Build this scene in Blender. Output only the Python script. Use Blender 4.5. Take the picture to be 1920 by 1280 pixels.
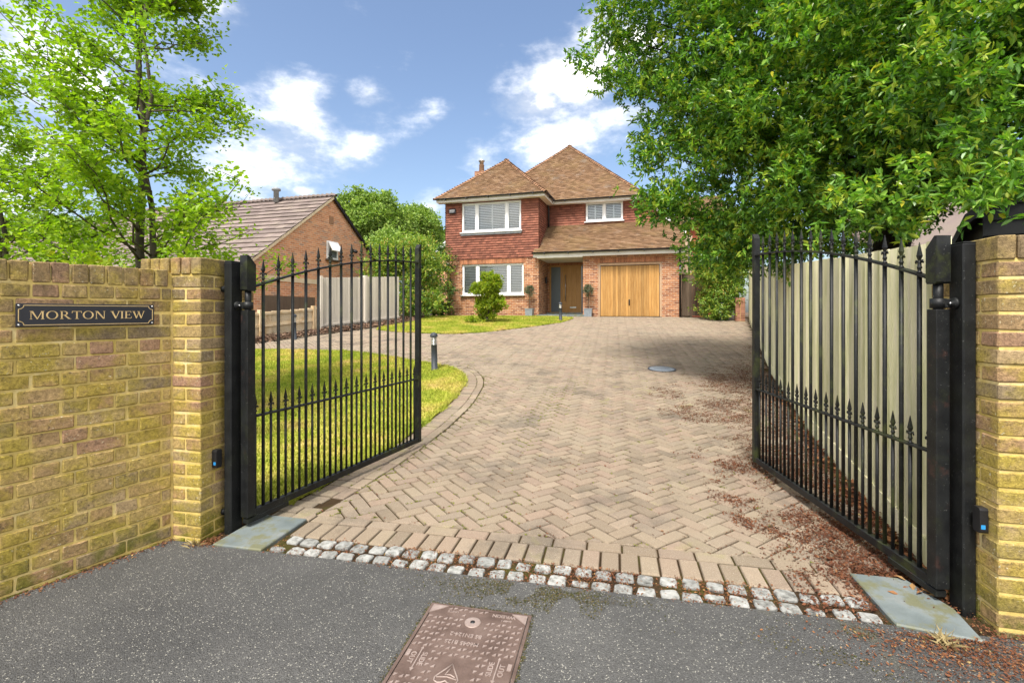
import bpy, math, random
import numpy as np
from mathutils import Vector, Matrix
random.seed(7); rng = np.random.default_rng(11)
for o in list(bpy.data.objects): bpy.data.objects.remove(o)
sc = bpy.context.scene; COL = sc.collection; R = math.radians; PI = math.pi

# ---------------------------------------------------------------- camera
CAMH = 1.37; FPX = 900.0; HZ = 585.0
cam = bpy.data.objects.new('camera', bpy.data.cameras.new('camera')); COL.objects.link(cam)
cam.location = (0, 0, CAMH); cam.rotation_euler = (R(90), 0, 0)
cam.data.lens = FPX / 1920 * 36; cam.data.sensor_width = 36; cam.data.sensor_fit = 'HORIZONTAL'
cam.data.shift_y = -55 / 1920; cam.data.clip_start = .05; cam.data.clip_end = 3000
sc.camera = cam

# ---------------------------------------------------------------- sun, sky, exposure
SUN = Vector((-.22, -.58, 1.0)).normalized()
EXPOSURE = 1.55
sl = bpy.data.lights.new('sun', 'SUN'); sl.energy = 2.25; sl.angle = R(14); sl.color = (1, .955, .88)
so = bpy.data.objects.new('sun', sl); COL.objects.link(so)
so.rotation_euler = (-SUN).to_track_quat('-Z', 'Y').to_euler(); so.location = (-5, -20, 30)
wd = bpy.data.worlds.new('World'); sc.world = wd; wd.use_nodes = True
wn = wd.node_tree.nodes; wl = wd.node_tree.links; wn.clear()
def wnode(t, **k):
    n = wn.new(t)
    for a, b in k.items(): setattr(n, a, b)
    return n
def wm(op, a, b=None, c=None, clamp=False):
    n = wnode('ShaderNodeMath', operation=op, use_clamp=clamp)
    for i, v in enumerate((a, b, c)):
        if v is None: continue
        if isinstance(v, (int, float)): n.inputs[i].default_value = v
        else: wl.new(v, n.inputs[i])
    return n.outputs[0]
sky = wnode('ShaderNodeTexSky', sky_type='NISHITA', sun_disc=False)
sky.sun_elevation = math.asin(SUN.z); sky.sun_rotation = math.atan2(SUN.x, SUN.y) % (2 * PI)
sky.air_density = 1.0; sky.dust_density = 2.6; sky.ozone_density = 1.6; sky.altitude = 50
geo = wnode('ShaderNodeNewGeometry'); sep = wnode('ShaderNodeSeparateXYZ')
nrm = wnode('ShaderNodeVectorMath', operation='SCALE'); nrm.inputs[3].default_value = -1
wl.new(geo.outputs['Incoming'], nrm.inputs[0]); wl.new(nrm.outputs[0], sep.inputs[0])
az = wm('ARCTAN2', sep.outputs[0], sep.outputs[1]); el = wm('ARCSINE', sep.outputs[2])
cmb = wnode('ShaderNodeCombineXYZ'); wl.new(az, cmb.inputs[0]); wl.new(el, cmb.inputs[1])
def noise(scale, detail, rough, seed, off=0.):
    n = wnode('ShaderNodeTexNoise', noise_dimensions='4D'); n.inputs['Scale'].default_value = scale
    n.inputs['Detail'].default_value = detail; n.inputs['Roughness'].default_value = rough; n.inputs['W'].default_value = seed
    mpv = wnode('ShaderNodeVectorMath', operation='MULTIPLY_ADD'); wl.new(nrm.outputs[0], mpv.inputs[0]); mpv.inputs[1].default_value = (1, 1, 1.9); mpv.inputs[2].default_value = (0, 0, off)
    wl.new(mpv.outputs[0], n.inputs['Vector']); return n.outputs[0]
n1 = noise(7.5, 7, .60, 1.3); n2 = noise(3.2, 2, .55, 4.1); n4 = noise(7.5, 3, .55, 1.3, .09)
# cumulus banks: azimuth / elevation of each, with width, height and weight
CL = [(1165, 85, 110, 1), (1085, 150, 110, 1), (1010, 200, 95, .9), (1040, 260, 110, .8), (1165, 215, 90, .72),
      (900, 285, 60, .55), (545, 166, 105, .62), (688, 178, 48, .62), (812, 212, 50, .4), (520, 285, 250, .56), (660, 255, 140, .38), (572, 361, 36, .85), (812, 388, 50, .7),
      (912, 214, 22, .5), (750, 322, 40, .35), (110, 130, 280, .74), (350, 10, 150, .62), (60, 330, 260, .68), (1500, 120, 200, .7)]
ASP = 1.7
sc_ = wnode('ShaderNodeVectorMath', operation='MULTIPLY'); wl.new(cmb.outputs[0], sc_.inputs[0]); sc_.inputs[1].default_value = (1, ASP, 0)
blob = None
for (px, py, rx, wt) in CL:
    X = (px - 960) / FPX; Z = (HZ - py) / FPX
    a0 = math.atan2(X, 1); e0 = math.asin(Z / math.sqrt(X * X + 1 + Z * Z)); c = 1 / math.sqrt(1 + X * X); rx2 = rx / FPX * c * c
    l = wnode('ShaderNodeVectorMath', operation='DISTANCE'); wl.new(sc_.outputs[0], l.inputs[0]); l.inputs[1].default_value = (a0, e0 * ASP, 0)
    v = wm('MULTIPLY_ADD', l.outputs['Value'], -wt / rx2, 1.25 * wt)
    blob = v if blob is None else wm('MAXIMUM', blob, v)
# heavier unseen cloud added over the rest of the sky for fill light
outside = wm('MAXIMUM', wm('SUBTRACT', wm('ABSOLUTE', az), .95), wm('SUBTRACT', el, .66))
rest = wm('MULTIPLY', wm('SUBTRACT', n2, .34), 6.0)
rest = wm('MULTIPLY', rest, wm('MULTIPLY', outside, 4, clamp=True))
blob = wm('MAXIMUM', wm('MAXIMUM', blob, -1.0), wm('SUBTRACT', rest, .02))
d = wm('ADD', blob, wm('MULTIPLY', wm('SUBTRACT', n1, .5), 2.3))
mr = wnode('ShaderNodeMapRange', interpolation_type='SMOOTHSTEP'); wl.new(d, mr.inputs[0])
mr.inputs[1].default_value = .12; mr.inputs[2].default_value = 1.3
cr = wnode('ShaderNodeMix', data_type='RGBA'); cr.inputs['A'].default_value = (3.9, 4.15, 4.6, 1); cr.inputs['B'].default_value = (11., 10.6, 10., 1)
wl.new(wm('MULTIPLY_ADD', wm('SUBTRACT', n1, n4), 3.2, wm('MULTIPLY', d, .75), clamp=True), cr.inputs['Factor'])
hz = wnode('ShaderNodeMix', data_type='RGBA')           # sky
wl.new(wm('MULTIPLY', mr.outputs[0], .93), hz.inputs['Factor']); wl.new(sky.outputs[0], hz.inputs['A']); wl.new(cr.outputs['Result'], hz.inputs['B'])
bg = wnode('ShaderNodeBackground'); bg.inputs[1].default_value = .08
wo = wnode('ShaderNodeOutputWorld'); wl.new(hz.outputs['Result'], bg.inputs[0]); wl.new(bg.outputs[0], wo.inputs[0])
vs = sc.view_settings; vs.view_transform = 'Standard'; vs.look = 'None'; vs.gamma = 1; vs.exposure = EXPOSURE; vs.use_curve_mapping = False
sc.render.engine = 'CYCLES'; sc.cycles.max_bounces = 5; sc.cycles.diffuse_bounces = 3; sc.cycles.glossy_bounces = 2; sc.cycles.transmission_bounces = 3; sc.cycles.transparent_max_bounces = 8

# ---------------------------------------------------------------- helpers
def G(y):
    "height of the ground: level at the road, then the drive climbs to the house"
    if y < 4.2: return 0.0
    if y < 5.8: return .083 * (y - 4.2) ** 2 / 3.2
    if y < 18.6: return .083 * (y - 5)
    if y < 19.8: return .083 * (13.6 + (y - 18.6) - (y - 18.6) ** 2 / 2.4)
    return .083 * 14.2
Gv = np.vectorize(G)
GA = math.atan2(-.2065, .978); gv = Vector((math.cos(GA), math.sin(GA), 0)); nv = Vector((-math.sin(GA), math.cos(GA), 0))
O0 = Vector((-1.744, 2.978, 0)); GW = 3.874           # left gate post corner, distance to the right post
def GN(g, n, z=0): return O0 + gv * g + nv * n + Vector((0, 0, z))
def at(px, py, Y): return Vector(((px - 960) / FPX * Y, Y, CAMH - (py - HZ) / FPX * Y))
def link(o, parent=None):
    COL.objects.link(o)
    if parent is not None: o.parent = parent
    return o
def tag(o, label=None, cat=None, group=None, kind=None):
    if label: o['label'] = label
    if cat: o['category'] = cat
    if group: o['group'] = group
    if kind: o['kind'] = kind
    return o
def empty(name, loc=(0, 0, 0), rz=0):
    o = bpy.data.objects.new(name, None); o.empty_display_size = .1
    o.location = loc; o.rotation_euler = (0, 0, rz); return link(o)
class MB:
    def __init__(s): s.v = []; s.f = []; s.a = []; s.sm = []
    def add(s, vs, fs, var=None, smooth=False):
        b = len(s.v); s.v += [tuple(p) for p in vs]; r = random.random() if var is None else var
        for f in fs: s.f.append([b + i for i in f]); s.a.append(r); s.sm.append(smooth)
    def box(s, x0, x1, y0, y1, z0, z1, var=None, T=None):
        v = [Vector(p) for p in ((x0, y0, z0), (x1, y0, z0), (x1, y1, z0), (x0, y1, z0), (x0, y0, z1), (x1, y0, z1), (x1, y1, z1), (x0, y1, z1))]
        if T: v = [T @ p for p in v]
        s.add(v, [(3, 2, 1, 0), (4, 5, 6, 7), (0, 1, 5, 4), (1, 2, 6, 5), (2, 3, 7, 6), (3, 0, 4, 7)], var); return s
    def bbox(s, x0, x1, y0, y1, z0, z1, b=.004, jit=0., var=None, T=None):
        "bevelled box"
        xs = (x0, x1); ys = (y0, y1); zs = (z0, z1); v = []; J = lambda: random.uniform(-jit, jit)
        for i in (0, 1):
            for j in (0, 1):
                for k in (0, 1):
                    sx = b if i == 0 else -b; sy = b if j == 0 else -b; sz = b if k == 0 else -b
                    jx, jy, jz = J(), J(), J()
                    v += [(xs[i] + jx, ys[j] + sy + jy, zs[k] + sz + jz), (xs[i] + sx + jx, ys[j] + jy, zs[k] + sz + jz), (xs[i] + sx + jx, ys[j] + sy + jy, zs[k] + jz)]
        c = lambda i, j, k, a: (i * 4 + j * 2 + k) * 3 + a
        fs = []
        for i in (0, 1):
            q = [c(i, 0, 0, 0), c(i, 0, 1, 0), c(i, 1, 1, 0), c(i, 1, 0, 0)]; fs.append(q if i == 0 else q[::-1])
            q = [c(0, i, 0, 1), c(1, i, 0, 1), c(1, i, 1, 1), c(0, i, 1, 1)]; fs.append(q if i == 0 else q[::-1])
            q = [c(0, 0, i, 2), c(0, 1, i, 2), c(1, 1, i, 2), c(1, 0, i, 2)]; fs.append(q if i == 0 else q[::-1])
            for j in (0, 1):
                fs.append([c(i, j, 0, 0), c(i, j, 1, 0), c(i, j, 1, 1), c(i, j, 0, 1)])
                fs.append([c(i, 0, j, 0), c(i, 1, j, 0), c(i, 1, j, 2), c(i, 0, j, 2)])
                fs.append([c(0, i, j, 1), c(1, i, j, 1), c(1, i, j, 2), c(0, i, j, 2)])
                for k in (0, 1): fs.append([c(i, j, k, 0), c(i, j, k, 1), c(i, j, k, 2)])
        v = [Vector(p) for p in v]
        # make every face look outward
        ctr = Vector(((x0 + x1) / 2, (y0 + y1) / 2, (z0 + z1) / 2)); out = []
        for f in fs:
            n = (v[f[1]] - v[f[0]]).cross(v[f[2]] - v[f[0]]); m = sum((v[i] for i in f), Vector()) / len(f) - ctr
            out.append(f if n.dot(m) > 0 else f[::-1])
        if T: v = [T @ p for p in v]
        s.add(v, out, var); return s
    def tube(s, pts, rad, n=8, var=None, cap=True, smooth=True):
        pts = [Vector(p) for p in pts]; rad = rad if isinstance(rad, (list, tuple)) else [rad] * len(pts)
        vs = []; fs = []
        for i, p in enumerate(pts):
            d = (pts[min(i + 1, len(pts) - 1)] - pts[max(i - 1, 0)]).normalized()
            a = d.cross(Vector((0, 0, 1)) if abs(d.z) < .95 else Vector((1, 0, 0))).normalized(); b = d.cross(a)
            for k in range(n):
                t = 2 * PI * k / n; vs.append(p + (a * math.cos(t) + b * math.sin(t)) * rad[i])
        for i in range(len(pts) - 1):
            for k in range(n): fs.append((i * n + k, (i + 1) * n + k, (i + 1) * n + (k + 1) % n, i * n + (k + 1) % n))
        if cap: fs.append(list(range(n))); fs.append([len(vs) - 1 - k for k in range(n)])
        s.add(vs, fs, var, smooth); return s
    def lathe(s, prof, n=12, ctr=(0, 0, 0), var=None, smooth=True, T=None, rot0=0.):
        vs = []; fs = []; c = Vector(ctr)
        for r, z in prof:
            for k in range(n):
                t = 2 * PI * k / n + rot0; vs.append(c + Vector((r * math.cos(t), r * math.sin(t), z)))
        for i in range(len(prof) - 1):
            for k in range(n): fs.append((i * n + k, i * n + (k + 1) % n, (i + 1) * n + (k + 1) % n, (i + 1) * n + k))
        fs.append([k for k in range(n)][::-1]); fs.append([(len(prof) - 1) * n + k for k in range(n)])
        if T: vs = [T @ p for p in vs]
        s.add(vs, fs, var, smooth); return s
    def prism(s, poly, axis, d0, d1, var=None, T=None):
        "extrude a 2-D polygon along an axis ('x','y','z')"
        def P(a, b, d): return Vector((d, a, b)) if axis == 'x' else Vector((a, d, b)) if axis == 'y' else Vector((a, b, d))
        n = len(poly); vs = [P(a, b, d0) for a, b in poly] + [P(a, b, d1) for a, b in poly]
        if T: vs = [T @ p for p in vs]
        fs = [list(range(n))[::-1], [n + i for i in range(n)]] + [(i, (i + 1) % n, n + (i + 1) % n, n + i) for i in range(n)]
        s.add(vs, fs, var); return s
    def mesh(s, name, mat):
        me = bpy.data.meshes.new(name); me.from_pydata(s.v, [], s.f)
        if mat: me.materials.append(mat)
        at_ = me.attributes.new('var', 'FLOAT', 'FACE'); at_.data.foreach_set('value', s.a)
        me.polygons.foreach_set('use_smooth', s.sm); me.update(); return me
    def build(s, name, mat, parent=None, loc=None, rz=0):
        o = bpy.data.objects.new(name, s.mesh(name, mat))
        if loc is not None: o.location = loc; o.rotation_euler = (0, 0, rz)
        return link(o, parent)
def inst(name, me, parent, loc=(0, 0, 0), rot=(0, 0, 0), scale=(1, 1, 1)):
    o = bpy.data.objects.new(name, me); o.location = loc; o.rotation_euler = rot; o.scale = scale; return link(o, parent)
def npmesh(name, V, F, mat, var=None, smooth=False):
    me = bpy.data.meshes.new(name); k = F.shape[1]
    me.vertices.add(len(V)); me.vertices.foreach_set('co', np.ascontiguousarray(V, dtype=np.float32).ravel())
    me.loops.add(F.size); me.loops.foreach_set('vertex_index', np.ascontiguousarray(F, dtype=np.int32).ravel())
    me.polygons.add(len(F)); me.polygons.foreach_set('loop_start', np.arange(0, F.size, k, dtype=np.int32))
    me.polygons.foreach_set('loop_total', np.full(len(F), k, dtype=np.int32))
    me.polygons.foreach_set('use_smooth', np.full(len(F), smooth))
    if mat: me.materials.append(mat)
    if var is not None:
        a = me.attributes.new('var', 'FLOAT', 'FACE'); a.data.foreach_set('value', np.asarray(var, dtype=np.float32))
    me.update(calc_edges=True); return me
def clip(poly, a, b, c):
    "keep the part of a 2-D polygon where a*x + b*y <= c"
    out = []
    for i in range(len(poly)):
        p, q = poly[i], poly[(i + 1) % len(poly)]; dp = a * p[0] + b * p[1] - c; dq = a * q[0] + b * q[1] - c
        if dp <= 0: out.append(p)
        if dp * dq < 0: t = dp / (dp - dq); out.append((p[0] + (q[0] - p[0]) * t, p[1] + (q[1] - p[1]) * t))
    return out
def clip_convex(poly, cl):
    n = len(cl)
    for i in range(n):
        (x0, y0), (x1, y1) = cl[i], cl[(i + 1) % n]; a, b = (y1 - y0), -(x1 - x0)
        poly = clip(poly, a, b, a * x0 + b * y0)
        if len(poly) < 3: return []
    return poly

# ---------------------------------------------------------------- materials
class NT:
    def __init__(s, name):
        s.m = bpy.data.materials.new(name); s.m.use_nodes = True; s.n = s.m.node_tree.nodes; s.l = s.m.node_tree.links
        s.n.clear(); s.out = s.n.new('ShaderNodeOutputMaterial'); s.p = s.n.new('ShaderNodeBsdfPrincipled'); s.l.new(s.p.outputs[0], s.out.inputs[0])
    def set(s, sock, v):
        if isinstance(v, (int, float)): sock.default_value = v
        elif isinstance(v, tuple): sock.default_value = v if len(v) == 4 or sock.type == 'VECTOR' else (*v, 1)
        else: s.l.new(v, sock)
    def coord(s, kind='obj'):
        if kind == 'world': return s.n.new('ShaderNodeNewGeometry').outputs['Position']
        return s.n.new('ShaderNodeTexCoord').outputs['Object']
    def noise(s, vec, scale, detail=4, rough=.55, seed=None):
        n = s.n.new('ShaderNodeTexNoise'); s.set(n.inputs['Scale'], scale); s.set(n.inputs['Detail'], detail); s.set(n.inputs['Roughness'], rough)
        if seed is not None:
            n.noise_dimensions = '4D'; s.set(n.inputs['W'], seed)
        s.l.new(vec, n.inputs['Vector']); return n.outputs[0]
    def vor(s, vec, scale, out='Distance'):
        n = s.n.new('ShaderNodeTexVoronoi'); s.set(n.inputs['Scale'], scale); s.l.new(vec, n.inputs['Vector']); return n.outputs[out]
    def math(s, op, a, b=0., clamp=False):
        n = s.n.new('ShaderNodeMath'); n.operation = op; n.use_clamp = clamp; s.set(n.inputs[0], a); s.set(n.inputs[1], b); return n.outputs[0]
    def step(s, x, lo, hi):
        n = s.n.new('ShaderNodeMapRange'); n.interpolation_type = 'SMOOTHSTEP'; s.set(n.inputs[0], x); s.set(n.inputs[1], lo); s.set(n.inputs[2], hi); return n.outputs[0]
    def mix(s, f, a, b, mode='MIX'):
        n = s.n.new('ShaderNodeMix'); n.data_type = 'RGBA'; n.blend_type = mode; s.set(n.inputs['Factor'], f); s.set(n.inputs['A'], a); s.set(n.inputs['B'], b); return n.outputs['Result']
    def ramp(s, f, cols):
        n = s.n.new('ShaderNodeValToRGB'); e = n.color_ramp.elements
        cols = [(i / (len(cols) - 1), c) if len(c) == 3 else (c[0], c[1:]) for i, c in enumerate(cols)]
        e[0].position, e[0].color = cols[0][0], (*cols[0][1], 1); e[1].position, e[1].color = cols[-1][0], (*cols[-1][1], 1)
        for p, c in cols[1:-1]: x = e.new(p); x.color = (*c, 1)
        s.set(n.inputs[0], f); return n.outputs[0]
    def bump(s, h, strength=.3, dist=.01):
        n = s.n.new('ShaderNodeBump'); s.set(n.inputs['Strength'], strength); s.set(n.inputs['Distance'], dist); s.l.new(h, n.inputs['Height']); s.l.new(n.outputs[0], s.p.inputs['Normal'])
    def rand(s): return s.n.new('ShaderNodeObjectInfo').outputs['Random']
    def attr(s):
        n = s.n.new('ShaderNodeAttribute'); n.attribute_name = 'var'; return n.outputs['Fac']
    def gain(s, col, f, lo, hi):
        n = s.n.new('ShaderNodeMapRange'); s.set(n.inputs[0], f); s.set(n.inputs[3], lo); s.set(n.inputs[4], hi)
        c = s.n.new('ShaderNodeVectorMath'); c.operation = 'SCALE'; s.l.new(col, c.inputs[0]); s.l.new(n.outputs[0], c.inputs[3]); return c.outputs[0]
    def done(s, col, rough=.8, spec=.3, metal=0.):
        s.set(s.p.inputs['Base Color'], col); s.set(s.p.inputs['Roughness'], rough); s.set(s.p.inputs['Specular IOR Level'], spec); s.set(s.p.inputs['Metallic'], metal); return s.m
def simple(name, cols, rough=.7, scale=6, var=None, amt=.25, bump=.15, bs=60, spec=.3, metal=0., space='obj', dist=.004, stretch=None):
    t = NT(name); v = t.coord(space)
    if stretch:
        mp = t.n.new('ShaderNodeMapping'); mp.inputs['Scale'].default_value = stretch; t.l.new(v, mp.inputs[0]); v = mp.outputs[0]
    r = t.rand() if var == 'obj' else t.attr() if var == 'attr' else None
    f = t.noise(v, scale, 5, .6, seed=t.math('MULTIPLY', r, 20) if r is not None else None)
    c = t.ramp(f, [(.3, *cols[0])] + [(.3 + .4 * i / (len(cols) - 1), *c) for i, c in enumerate(cols)][1:-1] + [(.7, *cols[-1])])
    if r is not None: c = t.gain(c, r, 1 - amt, 1 + amt)
    c = t.gain(c, t.noise(v, bs, 3), .8, 1.2)
    if bump: t.bump(t.noise(v, bs, 4), bump, dist)
    return t.done(c, rough, spec, metal)
def leafmat(name, cols, trans=.35, rough=.45, tint=(1.0, 1.25, .35)):
    t = NT(name); r = t.attr()
    c = t.ramp(r, [(i / (len(cols) - 1), *c) for i, c in enumerate(cols)])
    c = t.gain(c, t.noise(t.coord('world'), 1.3, 2), .75, 1.25)
    t.done(c, rough, .35)
    tr = t.n.new('ShaderNodeBsdfTranslucent'); t.l.new(t.mix(1., c, (*tint, 1), 'MULTIPLY'), tr.inputs[0])
    mx = t.n.new('ShaderNodeMixShader'); mx.inputs[0].default_value = trans
    t.l.new(t.p.outputs[0], mx.inputs[1]); t.l.new(tr.outputs[0], mx.inputs[2]); t.l.new(mx.outputs[0], t.out.inputs[0]); return t.m
m = {}
# weathered stock brick with algae, lichen and soot
t = NT('stock_brick'); v = t.coord('world'); r = t.rand()
c = t.ramp(r, [(0, .34, .20, .11), (.2, .38, .27, .12), (.4, .42, .30, .115), (.55, .34, .20, .13), (.7, .40, .28, .11), (.85, .23, .175, .11), (1, .42, .30, .155)])
al = t.step(t.noise(v, 4.5, 5, .65, 2.), .41, .62); c = t.mix(t.math('MULTIPLY', al, .7), c, (.37, .29, .035))
dk = t.step(t.noise(v, 34, 6, .75), .54, .70); c = t.mix(t.math('MULTIPLY', dk, .70), c, (.07, .055, .04))
zz = t.n.new('ShaderNodeSeparateXYZ'); t.l.new(v, zz.inputs[0])
ms = t.math('MULTIPLY', t.step(zz.outputs[2], .30, .0), t.step(t.noise(v, 9, 4), .36, .6)); c = t.mix(t.math('MULTIPLY', ms, .85), c, (.12, .125, .012))
up = t.math('MULTIPLY', t.step(zz.outputs[2], 1.05, 1.55), t.step(t.noise(v, 12, 4), .3, .62)); c = t.mix(t.math('MULTIPLY', up, .6), c, (.14, .10, .065))
lw = t.math('GREATER_THAN', t.noise(v, 70, 4, .7), .64); c = t.mix(t.math('MULTIPLY', lw, t.step(t.noise(v, 5, 2), .46, .6)), c, (.52, .48, .33))
c = t.gain(c, t.noise(v, 62, 6, .85), -.55, 2.5)
t.bump(t.math('ADD', t.noise(v, 150, 5, .75), t.math('MULTIPLY', t.noise(v, 30, 5, .7), .7)), .9, .007); m['stock'] = t.done(c, .92, .15)
t = NT('stock_mortar'); v = t.coord('world')
c = t.ramp(t.noise(v, 7, 4), [(.3, .48, .355, .10), (.55, .62, .47, .165), (.72, .66, .54, .30)])
t.bump(t.noise(v, 150, 4), .6, .004); m['mortar'] = t.done(t.gain(c, t.noise(v, 60, 3), .7, 1.25), .95, .1)
# soft red-brown pavers, weathered, with darker tyre stain
def paver_mat(name, src):
    t = NT(name); v = t.coord('world'); r = t.attr() if src == 'attr' else t.rand()
    c = t.ramp(r, [(0, .175, .138, .10), (.2, .225, .175, .125), (.4, .25, .20, .142), (.6, .245, .178, .132), (.8, .205, .162, .122), (1, .28, .218, .158)])
    c = t.mix(t.math('MULTIPLY', t.step(t.noise(v, 1.1, 4), .45, .7), .5), c, (.255, .215, .155))
    c = t.mix(t.math('MULTIPLY', t.step(t.noise(v, 1.3, 6, .72, 3.), .51, .66), .62), c, (.105, .088, .07))
    c = t.mix(t.math('MULTIPLY', t.step(t.noise(v, 3.1, 4, .6, 9.), .60, .72), .45), c, (.22, .21, .07))
    c = t.mix(t.math('MULTIPLY', t.math('GREATER_THAN', t.noise(v, 210, 2), .64), .55), c, (.42, .37, .30))
    c = t.gain(c, t.noise(v, 150, 4, .7), .55, 1.45)
    t.bump(t.noise(v, 170, 4, .7), .7, .005); return t.done(c, .9, .2)
m['paver'] = paver_mat('paver', 'obj'); m['paver_field'] = paver_mat('paver_field', 'attr')
t = NT('joint_sand'); v = t.coord('world')
c = t.ramp(t.noise(v, 3, 6, .65), [(.3, .028, .018, .011), (.5, .05, .033, .018), (.62, .055, .052, .014), (.72, .07, .05, .028)])
t.bump(t.noise(v, 90, 5), .8, .01); m['joint'] = t.done(t.gain(c, t.noise(v, 60, 3), .6, 1.3), 1., .05)
# asphalt with pale chippings
t = NT('asphalt'); v = t.coord('world')
c = t.ramp(t.noise(v, .7, 6, .65), [(.32, .050, .050, .049), (.68, .096, .094, .090)])
ch = t.vor(v, 240, 'Color'); sp = t.n.new('ShaderNodeSeparateColor'); t.l.new(ch, sp.inputs[0])
c = t.gain(c, sp.outputs[0], .68, 1.35)
c = t.mix(t.math('MULTIPLY', t.math('GREATER_THAN', sp.outputs[1], .965), .65), c, (.40, .385, .33))
wl_ = t.step(t.noise(v, 2.2, 4), .60, .74); c = t.mix(t.math('MULTIPLY', wl_, .4), c, (.11, .105, .05))
t.bump(t.vor(v, 190), .9, .006); m['asphalt'] = t.done(c, .85, .35)
m['granite'] = simple('granite', [(.07, .07, .063), (.24, .24, .225), (.35, .35, .335)], .7, 30, 'obj', .18, .7, 55, space='world', dist=.008)
t = NT('slate'); v = t.coord('world')
c = t.ramp(t.noise(v, 5, 5), [(.3, .10, .12, .12), (.55, .15, .175, .175), (.7, .185, .20, .195)])
c = t.mix(t.math('MULTIPLY', t.step(t.noise(v, 7, 5, .7, 2.), .46, .60), .75), c, (.13, .125, .05))
t.bump(t.noise(v, 40, 5), .4, .006); m['slate'] = t.done(c, .6, .4)
# wrought iron: black paint, green algae and a little dust
def iron(name, alg, rust=0.):
    t = NT(name); v = t.coord('world')
    c = t.ramp(t.noise(v, 14, 5), [(.35, .006, .0065, .007), (.68, .014, .015, .015)])
    c = t.mix(t.math('MULTIPLY', t.step(t.noise(v, 5, 5, .7), .50, .66), alg), c, (.040, .048, .014))
    c = t.mix(t.math('MULTIPLY', t.math('GREATER_THAN', t.noise(v, 120, 3), .69), .5), c, (.16, .16, .15))
    if rust: c = t.mix(t.math('MULTIPLY', t.step(t.noise(v, 9, 5, .7, 4.), .56, .66), .6), c, (.045, .022, .017))
    t.bump(t.noise(v, 120, 4), .25, .003); return t.done(c, .5, .28)
m['iron'] = iron('black_iron', .75); m['iron_clean'] = iron('black_iron_post', .1); m['iron_rust'] = iron('black_iron_rusty', .2, 1.)
m['oak'] = simple('cedar', [(.31, .155, .042), (.40, .215, .066), (.46, .27, .095)], .5, 3, 'obj', .26, .1, 40, stretch=(9, 9, .7))
m['oakdoor'] = simple('oak_door', [(.38, .19, .055), (.45, .24, .075), (.5, .28, .10)], .5, 3, None, .1, .1, 40, stretch=(9, 9, .7))
m['timber_frame'] = simple('timber_frame', [(.42, .27, .16), (.52, .35, .22)], .6, 6, None, 0, .1, 40)
m['white'] = simple('white_upvc', [(.78, .78, .77), (.83, .83, .82)], .35, 4, None, 0, 0)
m['fascia'] = simple('fascia', [(.66, .62, .55), (.76, .73, .67)], .5, 3, None, 0, 0)
m['slat'] = simple('shutter_white', [(.88, .88, .87), (.92, .92, .91)], .5, 3, None, 0, 0)
m['black'] = simple('black_plastic', [(.010, .010, .011), (.016, .016, .018)], .4, 5, None, 0, 0, spec=.5)
m['room'] = simple('dim_room', [(.012, .013, .014), (.02, .02, .02)], .9, 3, None, 0, 0)
m['lead'] = simple('lead', [(.20, .21, .22), (.29, .30, .31)], .6, 6, None, 0, .1)
m['steel'] = simple('steel', [(.45, .45, .45), (.6, .6, .6)], .3, 8, None, 0, 0, metal=1.)
m['zinc'] = simple('zinc', [(.20, .225, .25), (.28, .31, .34)], .5, 9, None, 0, .1, metal=.2)
m['bollard'] = simple('bollard_grey', [(.028, .034, .042), (.045, .05, .06)], .5, 9, None, 0, .1)
m['doorgrey'] = simple('door_grey', [(.10, .125, .145), (.12, .145, .165)], .35, 4, None, 0, 0, spec=.5)
m['blue'] = simple('blue_sticker', [(.02, .22, .55), (.03, .27, .6)], .5, 6, None, 0, 0)
m['render'] = simple('peach_render', [(.50, .36, .25), (.58, .43, .31)], .9, 5, None, 0, .2)
t = NT('glass'); gl = t.n.new('ShaderNodeBsdfGlossy'); gl.inputs['Roughness'].default_value = .02; tp = t.n.new('ShaderNodeBsdfTransparent'); tp.inputs[0].default_value = (.9, .93, .94, 1)
fr = t.n.new('ShaderNodeFresnel'); fr.inputs[0].default_value = 1.5; mx = t.n.new('ShaderNodeMixShader')
t.l.new(t.math('ADD', fr.outputs[0], .05), mx.inputs[0]); t.l.new(tp.outputs[0], mx.inputs[1]); t.l.new(gl.outputs[0], mx.inputs[2]); t.l.new(mx.outputs[0], t.out.inputs[0]); m['glass'] = t.m
# facing brick of far walls (courses of about three pixels)
def facing(name, cols, mortar, var=1.):
    t = NT(name); v = t.coord('obj'); s = t.n.new('ShaderNodeSeparateXYZ'); t.l.new(v, s.inputs[0])
    cb = t.n.new('ShaderNodeCombineXYZ'); t.l.new(t.math('ADD', s.outputs[0], s.outputs[1]), cb.inputs[0]); t.l.new(s.outputs[2], cb.inputs[1])
    b = t.n.new('ShaderNodeTexBrick'); t.l.new(cb.outputs[0], b.inputs['Vector'])
    b.inputs['Scale'].default_value = 1; b.inputs['Brick Width'].default_value = .225; b.inputs['Row Height'].default_value = .075
    b.inputs['Mortar Size'].default_value = .0075; b.inputs['Mortar Smooth'].default_value = .2; b.inputs['Bias'].default_value = 0
    b.inputs['Color1'].default_value = (0, 0, 0, 1); b.inputs['Color2'].default_value = (1, 1, 1, 1); b.inputs['Mortar'].default_value = (.5, .5, .5, 1)
    c = t.ramp(b.outputs['Color'], cols)
    c = t.mix(t.math('MULTIPLY', t.step(t.noise(v, 6, 4), .60, .66), .5 * var), c, (.62, .43, .28))
    c = t.mix(b.outputs['Fac'], c, mortar); c = t.gain(c, t.noise(v, 3, 4), .8, 1.2)
    t.bump(t.math('SUBTRACT', 1., b.outputs['Fac']), .6, .008); return t.done(c, .9, .2)
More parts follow.
